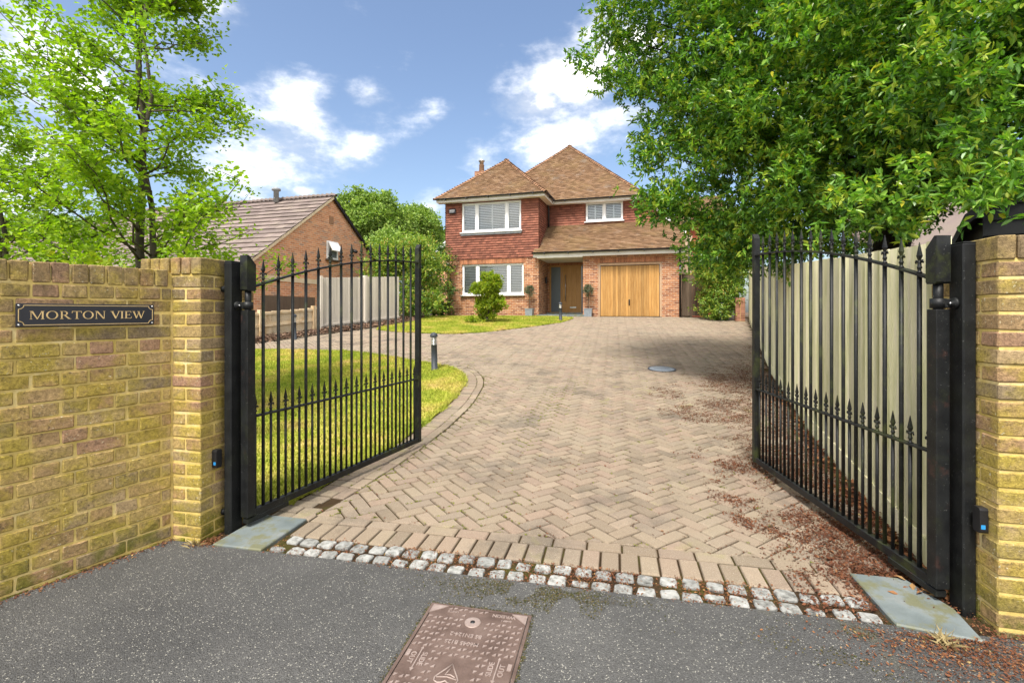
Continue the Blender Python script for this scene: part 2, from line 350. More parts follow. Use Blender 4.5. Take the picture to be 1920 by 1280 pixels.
m['house_brick'] = facing('house_brick', [(0, .17, .065, .035), (.3, .30, .115, .055), (.6, .40, .17, .075), (.85, .46, .22, .11), (1, .22, .10, .065)], (.52, .40, .29))
m['gable_brick'] = facing('gable_brick', [(0, .42, .18, .09), (.4, .58, .25, .115), (.7, .62, .30, .15), (1, .33, .20, .14)], (.60, .46, .34), .3)
m['hung'] = simple('hung_tile', [(.165, .058, .038), (.215, .078, .048), (.25, .098, .06)], .8, 2.2, 'attr', .3, .2, 60)
t = NT('roof_tile'); v = t.coord('obj'); r = t.attr()
c = t.ramp(r, [(0, .16, .095, .055), (.3, .21, .128, .072), (.7, .25, .15, .085), (1, .27, .175, .11)])
c = t.mix(t.math('MULTIPLY', t.step(t.noise(v, .9, 5, .7), .46, .66), .35), c, (.26, .185, .08))
c = t.mix(t.math('MULTIPLY', t.step(t.noise(v, 1.7, 5, .7, 3.), .55, .7), .5), c, (.27, .235, .20))
t.bump(t.noise(v, 60, 3), .3, .006); m['roof'] = t.done(c, .9, .15)
m['hip'] = simple('hip_tile', [(.18, .095, .052), (.25, .14, .078)], .85, 8, 'obj', .35, .2)
m['conc_tile'] = simple('concrete_tile', [(.13, .10, .088), (.18, .14, .125), (.20, .165, .13)], .9, 1.5, 'attr', .18, .2)
m['verge'] = simple('verge', [(.55, .42, .26), (.66, .54, .38)], .8, 4, None, 0, .1)
m['feather'] = simple('feather_board', [(.46, .45, .21), (.72, .68, .42), (.80, .71, .55)], .85, 2.2, 'obj', .3, .4, 30, stretch=(8, 8, .7), space='world')
m['greyboard'] = simple('grey_board', [(.46, .41, .345), (.60, .545, .47)], .85, 2.2, 'obj', .13, .3, 30, stretch=(6, 6, .6), space='world')
m['lowboard'] = simple('low_board', [(.38, .25, .125), (.56, .44, .29), (.60, .50, .36)], .85, 2.2, 'obj', .12, .3, 20, stretch=(2, 2, 1.2), space='world')
m['brownboard'] = simple('brown_board', [(.11, .075, .05), (.18, .13, .09)], .85, 2.2, 'obj', .2, .3, 30, stretch=(6, 6, .6), space='world')
m['blackboard'] = simple('black_board', [(.007, .008, .009), (.012, .013, .014)], .6, 3, 'obj', .3, .2, 30)
m['paleboard'] = simple('pale_board', [(.46, .50, .42), (.55, .58, .50)], .7, 3, 'obj', .06, .1, 30)
m['bark'] = simple('bark', [(.05, .042, .03), (.10, .085, .06)], .95, 9, None, 0, .8, 40, space='world', dist=.01)
m['darkbark'] = simple('dark_bark', [(.025, .021, .016), (.05, .042, .032)], .95, 9, None, 0, .8, 30, space='world', dist=.01)
m['cover'] = simple('cast_iron_cover', [(.085, .056, .045), (.125, .085, .070), (.155, .11, .092)], .62, 9, None, 0, .35, 120, metal=.25, space='world', dist=.002)
m['cover_worn'] = simple('cast_iron_worn', [(.24, .18, .155), (.34, .27, .24)], .5, 20, None, 0, .2, 120, metal=.3, space='world', dist=.001)
m['signblack'] = simple('sign_black', [(.006, .007, .012), (.010, .011, .018)], .3, 5, None, 0, 0, spec=.5)
m['gold'] = simple('gold_paint', [(.55, .39, .17), (.63, .46, .22)], .5, 12, None, 0, 0)
m['soil'] = simple('soil', [(.06, .042, .028), (.11, .08, .05)], 1, 3, None, 0, .6, 30, space='world')
m['chips'] = simple('bark_chips', [(.07, .04, .028), (.15, .09, .06), (.24, .17, .11)], .95, 3, 'attr', .5, .2, 40)
t = NT('turf'); v = t.coord('world')
c = t.ramp(t.noise(v, 1.3, 5, .6), [(.3, .22, .25, .035), (.5, .33, .33, .055), (.62, .44, .36, .10), (.72, .48, .36, .14)])
t.bump(t.noise(v, 60, 4), .8, .02); m['turf'] = t.done(t.gain(c, t.noise(v, 25, 4), .7, 1.25), 1., .05)
t = NT('grass_blade'); v = t.coord('world'); r = t.attr()
c = t.ramp(t.noise(v, 1.3, 5, .6), [(.3, .22, .29, .03), (.48, .34, .38, .045), (.6, .46, .42, .09), (.72, .55, .42, .16)])
c = t.gain(c, r, .65, 1.4); t.done(c, .6, .2)
tr = t.n.new('ShaderNodeBsdfTranslucent'); t.l.new(c, tr.inputs[0]); mx = t.n.new('ShaderNodeMixShader'); mx.inputs[0].default_value = .3
t.l.new(t.p.outputs[0], mx.inputs[1]); t.l.new(tr.outputs[0], mx.inputs[2]); t.l.new(mx.outputs[0], t.out.inputs[0]); m['blade'] = t.m
m['laurel'] = leafmat('laurel_leaf', [(.045, .11, .022), (.085, .20, .028), (.15, .31, .038), (.27, .43, .055), (.52, .45, .03)], .36, .32)
m['spring'] = leafmat('spring_leaf', [(.16, .27, .022), (.25, .38, .026), (.36, .48, .03), (.50, .56, .035)], .5, .5)
m['lime'] = leafmat('lime_leaf', [(.14, .22, .018), (.22, .31, .022), (.34, .38, .025), (.42, .40, .03)], .45, .5)
m['hedge'] = leafmat('hedge_leaf', [(.07, .15, .028), (.14, .25, .035), (.25, .36, .045), (.40, .42, .07), (.46, .28, .09)], .3, .45)
m['hedge_dark'] = leafmat('dark_hedge_leaf', [(.035, .08, .022), (.065, .13, .03), (.11, .19, .04), (.18, .25, .06)], .3, .45)
m['fartree'] = leafmat('far_leaf', [(.12, .21, .045), (.19, .29, .055), (.27, .37, .07), (.36, .44, .09)], .3, .6)
m['olive'] = leafmat('olive_leaf', [(.07, .10, .06), (.12, .155, .09), (.18, .21, .13)], .2, .5)
m['litter'] = leafmat('litter_leaf', [(.07, .026, .013), (.12, .042, .018), (.17, .062, .025), (.27, .13, .05), (.42, .32, .13)], .1, .8, (1, .9, .6))
m['moss'] = leafmat('moss', [(.03, .034, .008), (.05, .052, .012), (.09, .075, .025), (.10, .07, .035)], .1, .9)
m['hungflat'] = simple('hung_flat', [(.24, .06, .032), (.36, .10, .05)], .8, 3, None, 0, .2, 60)
m['sold2'] = simple('stub_brick', [(.27, .12, .08), (.36, .18, .12)], .9, 5, 'obj', .2, .2)
m['weed'] = leafmat('weed_leaf', [(.09, .11, .015), (.16, .19, .02), (.24, .26, .03), (.28, .24, .06)], .3, .7)
m['drygrass'] = leafmat('dry_grass', [(.40, .30, .14), (.5, .4, .2)], .2, .8)
# ================================================================ GROUND
def sheet(name, poly, mat, dz, kind='structure', step=.5, parent=None):
    "a polygon cut into strips along Y so that it follows the slope"
    ys = [p[1] for p in poly]; y0, y1 = min(ys), max(ys); V = []; F = []
    cuts = sorted(set([y0, y1] + [c for c in list(np.arange(4.0, 6.2, .2)) + list(np.arange(18.4, 20.2, .2)) + [] if y0 < c < y1]))
    mb = MB()
    for a, b in zip(cuts[:-1], cuts[1:]):
        q = clip(clip(poly, 0, -1, -a), 0, 1, b)
        if len(q) >= 3: mb.add([(x, y, G(y) + dz) for x, y in q], [list(range(len(q)))])
    o = mb.build(name, mat, parent)
    if kind: tag(o, kind=kind)
    return o
def far_sheet(name, mat, dz, x0, x1, y0, y1):
    return sheet(name, [(x0, y0), (x1, y0), (x1, y1), (x0, y1)], mat, dz)
far_sheet('ground', m['soil'], -.09, -400, 400, -60, 900)
road = MB(); a, b, c_, d_ = GN(-30, -.152), GN(30, -.152), GN(30, -30), GN(-30, -30)
road.add([d_, c_, b, a], [(0, 1, 2, 3)]); road = tag(road.build('road', m['asphalt']), kind='structure')
FENCE0 = Vector((2.19, 2.45)); FD = Vector((.356, .934)).normalized()         # right-hand fence line
FE1 = Vector((4.55, 8.25 + .1)); FE2 = Vector((8.85, 17.9))
def fence_x(y): return FENCE0.x + (y - FENCE0.y) * (FE1.x - FENCE0.x) / (FE1.y - FENCE0.y) if y < FE1.y else FE1.x + (y - FE1.y) * (FE2.x - FE1.x) / (FE2.y - FE1.y)
p0, p1 = GN(.0, -.152), GN(GW + .3, -.152)
drive = tag(sheet('driveway', [(p0.x, p0.y), (p1.x, p1.y), (fence_x(2.5), 2.5), (fence_x(8.35), 8.35), (fence_x(20.5) + .6, 20.5), (3, 22.6), (-12, 22.6), (-12, 3.0), (-1.9, 3.2)], m['joint'], -.013), kind='structure')

LAWN_A = [(-1.60, 3.42), (-1.51, 3.69), (-1.40, 4.1), (-1.29, 4.55), (-1.17, 5.05), (-1.05, 5.55), (-.93, 6.1), (-.84, 6.6), (-.79, 7.15), (-.76, 7.6), (-.79, 8.05), (-.90, 8.5),
          (-1.12, 8.92), (-1.43, 9.22), (-1.79, 9.46), (-2.3, 9.9), (-2.8, 10.25), (-3.3, 10.6), (-3.87, 10.87), (-4.8, 11.05), (-5.8, 11.1), (-9, 11.1), (-14, 10.8),
          (-14, 1.4), (-3.05, 1.55), (-2.2, 3.15), (-1.75, 3.4)]
EDGE_A = LAWN_A[0:22]
LAWN_B = [(-4.35, 15.6), (-4.2, 14.85), (-3.5, 14.4), (-2.5, 14.0), (-1.7, 13.9), (-.95, 14.2), (-.17, 14.9), (.7, 15.8), (1.7, 16.97), (2.3, 18.3), (2.35, 18.9), (1.35, 20.72), (-3.2, 22.05), (-4.6, 22.4), (-5.2, 20.5), (-4.0, 17.2)]
MULCH = [(-7.6, 11.2), (-6.45, 12.0), (-5.46, 13.65), (-4.2, 15.8), (-3.6, 17.2), (-3.4, 19.2), (-3.9, 21.5), (-5.4, 21.5), (-4.4, 17.2), (-6.75, 13.2), (-8.2, 11.0)]
def inside(p, poly):
    x, y = p; c = False; n = len(poly)
    for i in range(n):
        (x0, y0), (x1, y1) = poly[i], poly[(i + 1) % n]
        if (y0 > y) != (y1 > y) and x < (x1 - x0) * (y - y0) / (y1 - y0) + x0: c = not c
    return c
def nearest(p, line):
    best = (1e9, None, None); P = Vector(p)
    for a, b in zip(line[:-1], line[1:]):
        A, B = Vector(a), Vector(b); d = B - A; t = max(0, min(1, (P - A).dot(d) / d.length_squared)); q = A + d * t; l = (P - q).length
        if l < best[0]: best = (l, q, d.normalized())
    return best
lawnA = MB(); 
def lawn(name, poly, edge_drop, label):
    import mathutils
    tris = mathutils.geometry.tessellate_polygon([[Vector((x, y, 0)) for x, y in poly]])
    ys = list(np.arange(3.8, 6.2, .2)) + list(np.arange(6.4, 22, .8)); mb = MB()
    for tr in tris:
        q0 = [poly[i] for i in tr]; ymn, ymx = min(p[1] for p in q0), max(p[1] for p in q0); cs = [ymn] + [y for y in ys if ymn < y < ymx] + [ymx]
        for a, b in zip(cs[:-1], cs[1:]):
            q = clip(clip(q0, 0, -1, -a), 0, 1, b)
            if len(q) >= 3: mb.add([(x, y, G(y) + .008) for x, y in q], [list(range(len(q)))])
    o = mb.build(name, m['turf']); 
    return tag(o, kind='structure')
lawn('lawn', LAWN_A, 0, ''); lawn('lawn', LAWN_B, 0, ''); mu = lawn('mulch_bed', MULCH, 0, ''); mu.data.materials[0] = m['soil']; mu.location.z = .004
def grass(name, poly, n, label, hmin=.018, hmax=.042, bb=None):
    xs = [p[0] for p in poly]; ys = [p[1] for p in poly]; x0, x1, y0, y1 = bb or (min(xs), max(xs), min(ys), max(ys))
    P = rng.random((n * 3, 2)) * [x1 - x0, y1 - y0] + [x0, y0]
    # even-odd test, vectorised
    c = np.zeros(len(P), bool); k = len(poly)
    for i in range(k):
        (ax, ay), (bx, by) = poly[i], poly[(i + 1) % k]
        if ay == by: continue
        c ^= ((ay > P[:, 1]) != (by > P[:, 1])) & (P[:, 0] < (bx - ax) * (P[:, 1] - ay) / (by - ay) + ax)
    P = P[c][:n]; n = len(P); z = Gv(P[:, 1]) + .004
    th = rng.random(n) * 2 * PI; h = hmin + rng.random(n) * (hmax - hmin); w = .0035 + rng.random(n) * .003; w *= 1 + P[:, 1] / 12
    ln = rng.random(n) * .7; la = rng.random(n) * 2 * PI
    B = np.stack([P[:, 0], P[:, 1], z], 1); dx = np.stack([np.cos(th) * w, np.sin(th) * w, np.zeros(n)], 1)
    T = B + np.stack([np.cos(la) * ln * h, np.sin(la) * ln * h, h], 1)
    V = np.stack([B - dx, B + dx, T], 1).reshape(-1, 3); F = np.arange(3 * n).reshape(-1, 3)
    o = bpy.data.objects.new(name, npmesh(name, V, F, m['blade'], rng.random(n))); link(o); tag(o, label, 'grass', kind='stuff')
grass('grass', LAWN_A, 120000, 'short patchy green grass of the lawn behind the left gate', bb=(-6.2, -.7, 3.2, 11.1))
grass('grass', LAWN_B, 70000, 'sunny yellowish grass of the lawn in front of the house', .02, .05)

# ---------------------------------------------------------------- paving
def edge_grass(line, n, label):
    P = [nearest_pt(line) for _ in range(n)]; P = np.array(P); th = rng.random(n) * 2 * PI; h = .02 + rng.random(n) ** 2 * .05; w = .004 + rng.random(n) * .004; la = rng.random(n) * 2 * PI; ln = .4 + rng.random(n)
    B = np.stack([P[:, 0], P[:, 1], Gv(P[:, 1])], 1); dx = np.stack([np.cos(th) * w, np.sin(th) * w, np.zeros(n)], 1); T = B + np.stack([np.cos(la) * ln * h, np.sin(la) * ln * h, h], 1)
    o = bpy.data.objects.new('grass_edge', npmesh('grass_edge', np.stack([B - dx, B + dx, T], 1).reshape(-1, 3), np.arange(3 * n).reshape(-1, 3), m['blade'], rng.random(n))); link(o); tag(o, label, 'grass', kind='stuff')
def nearest_pt(line):
    i = random.randrange(len(line) - 1); t_ = random.random(); a, b = line[i], line[i + 1]; c = abs(random.gauss(0, .02)) * (1 if math.sin(a[0] * 23 + a[1] * 17 + t_ * 5) > 0 else .35)
    d = Vector((b[0] - a[0], b[1] - a[1])).normalized(); return (a[0] + (b[0] - a[0]) * t_ + d.y * (c - .012), a[1] + (b[1] - a[1]) * t_ - d.x * (c - .012))
edge_grass(EDGE_A[:19], 9000, 'ragged grass spilling over the kerb of the near lawn'); edge_grass(LAWN_B[1:11], 5000, 'ragged grass fringe along the edge of the far lawn')
def paver_piece(poly, z=0., bev=.006, depth=.03):
    "top face, bevel and skirt of one block; poly is counter-clockwise"
    c = Vector((sum(p[0] for p in poly) / len(poly), sum(p[1] for p in poly) / len(poly))); n = len(poly)
    ins = [(p[0] + (c.x - p[0]) * min(.4, bev * 1.3 / max(.01, (Vector(p) - c).length)), p[1] + (c.y - p[1]) * min(.4, bev * 1.3 / max(.01, (Vector(p) - c).length))) for p in poly]
    vs = [(x, y, z) for x, y in ins] + [(x, y, z - bev) for x, y in poly] + [(x, y, z - depth) for x, y in poly]
    fs = [list(range(n))] + [(i + n, (i + 1) % n + n, (i + 1) % n, i) for i in range(n)] + [(i + 2 * n, (i + 1) % n + 2 * n, (i + 1) % n + n, i + n) for i in range(n)]
    return vs, fs
def ccw(q):
    s = sum(q[i][0] * q[(i + 1) % len(q)][1] - q[(i + 1) % len(q)][0] * q[i][1] for i in range(len(q)))
    return q if s > 0 else q[::-1]
def area(q): return abs(sum(q[i][0] * q[(i + 1) % len(q)][1] - q[(i + 1) % len(q)][0] * q[i][1] for i in range(len(q)))) / 2
HROT = GA + R(45); U = .1005; ca, sa = math.cos(HROT), math.sin(HROT)
full = []
EA = EDGE_A; dmin = .318
hl = LAWN_B[1:11]
houseline = ((6.8, 19.12), (.95, 20.85))
for ix in range(-170, 200):
    for iy in range(-150, 220):
        k = (ix - iy) % 4
        if k == 0: w, h = 2, 1
        elif k == 3: w, h = 1, 2
        else: continue
        cx, cy = (ix + w / 2) * U, (iy + h / 2) * U
        X, Y = cx * ca - cy * sa, cx * sa + cy * ca + 2.6
        if Y < 2.2 or Y > 20.6 or X < -7.6 or X > 9: continue
        n_ = (X - O0.x) * nv.x + (Y - O0.y) * nv.y
        if n_ < .2 or X > fence_x(Y) - .10 or X < -12: continue
        if abs(X) / Y > 1.15: continue
        g_ = (X - O0.x) * gv.x + (Y - O0.y) * gv.y
        if Y < 3.25 and X < -1.50: continue
        if inside((X, Y), LAWN_A) or inside((X, Y), LAWN_B) or inside((X, Y), MULCH): continue
        if Y > 18.9 and (X - 6.72) * .284 + (Y - 19.2) * .959 > -.06: continue
        gp = .0058
        q = [((ix) * U + gp, iy * U + gp), ((ix + w) * U - gp, iy * U + gp), ((ix + w) * U - gp, (iy + h) * U - gp), (ix * U + gp, (iy + h) * U - gp)]
        q = [(x * ca - y * sa, x * sa + y * ca + 2.6) for x, y in q]; whole = True; q0 = q
        q = clip(q, -nv.x, -nv.y, -(O0.x * nv.x + O0.y * nv.y + .362))
        if X < .2 and Y < 12 and len(q) > 2:
            l, p, d = nearest((X, Y), EA)
            if l < dmin + .13:
                nn = Vector((X, Y)) - p
                if nn.length > 1e-6:
                    nn.normalize(); s = p + nn * dmin; q = clip(q, -nn.x, -nn.y, -(nn.x * s.x + nn.y * s.y))
        if len(q) < 3 or area(q) < .0012: continue
        whole = len(q) == 4 and abs(area(q) - area(q0)) < 1e-7
        full.append((X, Y, q, whole, w))
full.sort(key=lambda r: (0 if (abs(r[0]) / r[1] < 1.1 and 1.37 / r[1] * FPX + HZ < 1330) else 1e3) + math.hypot(r[0], r[1]))
shared = {}
def paver_obj(name, X, Y, q, key, parent, mat, jit=.0022):
    z = G(Y)
    if key is None or key not in shared:
        qq = ccw([(x - X, y - Y) for x, y in q]); vs, fs = paver_piece(qq, bev=.007)
        mb = MB(); mb.add(vs, fs); me = mb.mesh(name, mat)
        if key is not None: shared[key] = me
    else: me = shared[key]
    return inst(name, me, parent, (X, Y, z + random.uniform(-jit, jit)), (random.uniform(-.012, .012), random.uniform(-.012, .012), random.uniform(-.012, .012)))
for X, Y, q, whole, w in full[:300]: paver_obj('paver', X, Y, q, w if whole and Y < 4.2 else None, drive, m['paver'])
field = MB()
for X, Y, q, whole, w in full[300:]:
    a_, b_, j = random.uniform(-.012, .012), random.uniform(-.012, .012), random.uniform(-.0028, .0028)
    vs, fs = paver_piece(ccw(q), bev=.007)
    field.add([(x, y, z + G(y) + j + (x - X) * a_ + (y - Y) * b_) for x, y, z in vs], fs)
tag(field.build('paver_field', m['paver_field'], drive), kind='stuff')
# courses along the threshold: stretcher row, soldier row, two rows of setts
def rect_gn(g0, g1, n0, n1): return [(p.x, p.y) for p in (GN(g0, n0), GN(g1, n0), GN(g1, n1), GN(g0, n1))]
def row(name, g0, g1, pitch, n0, n1, mat, gap=.011, key=None):
    k = int(round((g1 - g0) / pitch)); p = (g1 - g0) / k
    for i in range(k):
        a, b = g0 + i * p + gap / 2, g0 + (i + 1) * p - gap / 2; q = rect_gn(a, b, n0 + gap / 2, n1 - gap / 2); c = GN((a + b) / 2, (n0 + n1) / 2)
        paver_obj(name, c.x, c.y, q, key, drive, m['paver'], .003)
row('stretcher_paver', .365, GW - .30, .204, .256, .358, m['paver'], key='st'); row('soldier_paver', .365, GW - .365, .104, .056, .254, m['paver'], key='so')
for a_, b_, n0_, n1_ in ((.05, .36, .266, .358), (.05, .34, .362, .458), (.05, .25, .462, .552)):
    row('stretcher_paver', a_, b_, .155 if b_ > .3 else .2, n0_, n1_, m['paver'], gap=.008)
setts = []
for i in range(7):
    mb = MB(); w, l = .092 + random.uniform(-.008, .006), .083 + random.uniform(-.008, .006)
    N = 9; base = [(math.copysign(abs(math.cos(t)) ** .42, math.cos(t)) * w / 2 * random.uniform(.92, 1.06), math.copysign(abs(math.sin(t)) ** .42, math.sin(t)) * l / 2 * random.uniform(.92, 1.06)) for t in [2 * PI * (k + .5) / 12 for k in range(12)]]
    vs = [(x, y, -.03) for x, y in base] + [(x, y, -.006) for x, y in base] + [(x * .91, y * .91, .001 + random.uniform(-.002, .002)) for x, y in base] + [(random.uniform(-.01, .01), random.uniform(-.01, .01), .002)]
    fs = []
    for r_ in (0, 1):
        for k in range(12): fs.append((r_ * 12 + k, r_ * 12 + (k + 1) % 12, r_ * 12 + 12 + (k + 1) % 12, r_ * 12 + 12 + k))
    for k in range(12): fs.append((24 + k, 24 + (k + 1) % 12, 36))
    mb.add(vs, fs, smooth=False); setts.append(mb.mesh('sett', m['granite']))
for r_, nn_ in enumerate((-.103, .004)):
    k = 29; p = (GW - .365 - .365) / k
    for i in range(k):
        c = GN(.365 + (i + .5 + (.25 if r_ else 0)) * p * (.992 if r_ else 1) + random.uniform(-.007, .007), nn_ + random.uniform(-.008, .008))
        s = random.uniform(.86, 1.06); s2 = random.uniform(.88, 1.06) * (.55 if (r_ == 0 and random.random() < .2) else 1)
        inst('sett', random.choice(setts), drive, (c.x, c.y, random.uniform(-.006, .003)), (random.uniform(-.05, .05), random.uniform(-.05, .05), GA + random.uniform(-.12, .12)), (s, s2, 1))
for nm, g0, g1, poly in (('left', 0, 0, [(.02, -.16), (.345, -.16), (.345, .262), (.02, .262)]), ('right', 0, 0, [(GW - .345, -.16), (GW - .05, -.21), (GW - .02, .02), (GW - .10, .262), (GW - .345, .262)])):
    pts = [GN(a, b) for a, b in poly]; vs, fs = paver_piece([(p.x, p.y) for p in pts], z=.012, bev=.006, depth=.04); mb = MB(); mb.add(vs, fs)
    tag(mb.build('stone_slab', m['slate'], drive), 'smooth grey green slate slab at the foot of the %s gate' % nm)
# kerb courses following the edge of the near lawn
def resample(line, step):
    out = []; acc = 0; pts = [Vector(p) for p in line]; d = 0; nxt = step / 2
    for a, b in zip(pts[:-1], pts[1:]):
        L = (b - a).length
        while nxt <= d + L: out.append((a + (b - a) * ((nxt - d) / L), (b - a).normalized())); nxt += step
        d += L
    return out
def smooth_line(line, it=2):
    for _ in range(it):
        o = [line[0]]
        for a, b in zip(line[:-1], line[1:]): o += [(a[0] * .75 + b[0] * .25, a[1] * .75 + b[1] * .25), (a[0] * .25 + b[0] * .75, a[1] * .25 + b[1] * .75)]
        line = o + [line[-1]]
    return line
SE = smooth_line(EDGE_A)
def border(step, d0, d1, width):
    for p, t_ in resample(SE, step):
        nn = Vector((t_.y, -t_.x)); a = random.uniform(-.02, .02)
        w0 = width / 2 - .0055; q = [(p + t_ * sx * w0 * (1 if dd == d0 else 1.0) + nn * dd) for sx, dd in ((-1, d0), (1, d0), (1, d1), (-1, d1))]; c = p + nn * (d0 + d1) / 2
        if c.y < 3.47 or (c.x - O0.x) * nv.x + (c.y - O0.y) * nv.y < .37: continue
        qq = ccw([(v_.x - c.x, v_.y - c.y) for v_ in q]); vs, fs = paver_piece(qq); sl_ = (G(c.y + .1) - G(c.y - .1)) / .2
        mb = MB(); mb.add([(x, y, z + y * sl_) for x, y, z in vs], fs)
        inst('border_paver', mb.mesh('border_paver', m['paver']), drive, (c.x, c.y, G(c.y) + random.uniform(-.002, .006)), (0, 0, a))
border(.106, .012, .202, .104); border(.206, .208, .306, .2)
# round inspection cover in the drive
c = (2.76, 8.84); ic = empty('inspection_cover', (c[0], c[1], G(c[1]) + .004)); ic.rotation_euler = (math.atan(.083), 0, 0)
tag(ic, 'round grey metal inspection cover set in the block paved drive', 'manhole cover')
mb = MB(); mb.lathe([(.225, -.02), (.225, .006), (.218, .010), (.0, .010)], 32); mb.build('lid', m['zinc'], ic)
mb = MB(); mb.lathe([(.228, -.02), (.228, .008), (.252, .008), (.255, -.02)], 32); mb.build('rim', m['bollard'], ic)
mb = MB()
for i in range(-4, 5):
    for j in range(-4, 5):
        if i * i + j * j < 17: mb.box(i * .044 - .014, i * .044 + .014, j * .044 - .006, j * .044 + .006, .009, .014)
tag(mb.build('tread_pattern', m['zinc'], ic), kind='stuff')

# ---------------------------------------------------------------- utility cover in the pavement
uc = empty('utility_cover', GN(1.50 + .225, -.434 - .30, .003), GA + PI); tag(uc, 'rusty brown rectangular cast iron access cover set in the grey tarmac', 'manhole cover')
mb = MB(); mb.bbox(-.222, .222, -.297, .297, -.03, .004, .003); mb.build('lid', m['cover'], uc)
mb = MB()
for x0, x1, y0, y1 in ((-.238, -.225, -.313, .313), (.225, .238, -.313, .313), (-.225, .225, -.313, -.300), (-.225, .225, .300, .313)): mb.box(x0, x1, y0, y1, -.03, .003)
mb.build('frame', m['cover'], uc)
def text(name, s, size, loc, rz, mat, parent, ext=.0015, sx=1.):
    cu = bpy.data.curves.new(name, 'FONT'); cu.body = s; cu.size = size; cu.extrude = ext; cu.align_x = 'CENTER'; cu.align_y = 'CENTER'; cu.resolution_u = 3; cu.offset = .0006
    ob = bpy.data.objects.new('tmp', cu); COL.objects.link(ob); bpy.context.view_layer.update()
    me = bpy.data.meshes.new_from_object(ob.evaluated_get(bpy.context.evaluated_depsgraph_get())); bpy.data.objects.remove(ob)
    me.materials.clear(); me.materials.append(mat); return inst(name, me, parent, loc, (0, 0, rz), (sx, 1, 1))
for nm, s, sz, x, y, rz, sx in (('lettering', 'BS EN124-2', .030, .012, -.122, 0, .95), ('lettering', 'M6045 B125', .030, .016, -.073, 0, .95), ('lettering', 'WREKIN', .024, -.118, -.274, 0, 1.15), ('lettering', '01-497 1', .013, -.135, -.246, 0, 1.), ('lettering', 'UNITE', .018, .115, -.262, 0, 1),
                              ('lettering', 'SLIDE', .030, .139, .045, PI / 2, 1), ('lettering', 'OUT', .030, .183, .045, PI / 2, 1), ('lettering', 'SLIDE', .030, -.137, .045, -PI / 2, 1), ('lettering', 'OUT', .030, -.181, .045, -PI / 2, 1)):
    text(nm, s, sz, (x, y, .0055), rz, m['cover_worn'], uc, sx=sx)
for s in (-1, 1):
    x = s * .160; mb = MB(); mb.prism([(x - .0025, -.010), (x - .006, -.010), (x, -.022), (x + .006, -.010), (x + .0025, -.010), (x + .0025, .098), (x + .009, .098), (x, .116), (x - .009, .098), (x - .0025, .098)], 'z', .003, .007); mb.build('slide_arrow', m['cover_worn'], uc)
    mb = MB(); mb.box(s * .207 - .008, s * .207 + .008, .005, .04, .003, .007); mb.build('raised_block', m['cover_worn'], uc)
for a, b in ((.222, -.297), (-.222, -.297), (.222, .297), (-.222, .297)):
    mb = MB(); mb.prism(ccw([(a, b), (a - math.copysign(.072, a), b), (a, b - math.copysign(.06, b))]), 'z', .003, .0072); mb.build('corner_plate', m['cover_worn'], uc)
mb = MB(); mb.lathe([(.036, .003), (.036, .0065), (.031, .0075), (.0, .0075)], 24, (.008, -.208, 0)); mb.build('lifting_boss', m['cover_worn'], uc)
mb = MB(); mb.lathe([(.011, .004), (.011, .0082), (0, .0082)], 10, (.008, -.208, 0)); mb.build('key_slot', m['black'], uc)
mb = MB()          # heart shaped certification mark
hp = [(0, -.052), (-.018, -.022), (-.036, .006), (-.046, .024), (-.042, .040), (-.028, .047), (-.012, .043), (0, .033), (.012, .043), (.028, .047), (.042, .040), (.046, .024), (.036, .006), (.018, -.022), (0, -.052)]
mb.tube([(x + .012, y + .10, .005) for x, y in hp], .0032, 5); mb.tube([(x + .012, y + .10, .005) for x, y in ((-.03, .012), (-.01, .002), (.010, .006), (.006, -.012), (.0, -.030))], .0028, 5); mb.tube([(x + .012, y + .10, .005) for x, y in ((-.04, .022), (0, .014), (.04, .022))], .0028, 5)
mb.build('quality_mark', m['cover_worn'], uc)
mb = MB(); keep = [(-.075, .105, -.15, -.045), (-.20, -.05, -.30, -.235), (.07, .16, -.28, -.243), (-.04, .055, -.25, -.165), (-.22, -.115, -.03, .125), (.115, .22, -.03, .125), (-.06, .085, .03, .16)]
for j in range(17):
    for i in range(18):
        x = -.205 + i * .0242; y = -.283 + j * .0355
        if any(a < x < b and c_ < y < d_ for a, b, c_, d_ in keep): continue
        if abs(x) > .15 and abs(y) > .24: continue
        s = .0075; q = [(x - s, y - s), (x + s, y - s), (x + s, y + s)] if (i + j) % 2 else [(x - s, y + s), (x - s, y - s), (x + s, y + s)]
        mb.prism(ccw(q), 'z', .003, .0075)
tag(mb.build('tread_pattern', m['cover_worn'], uc), kind='stuff')

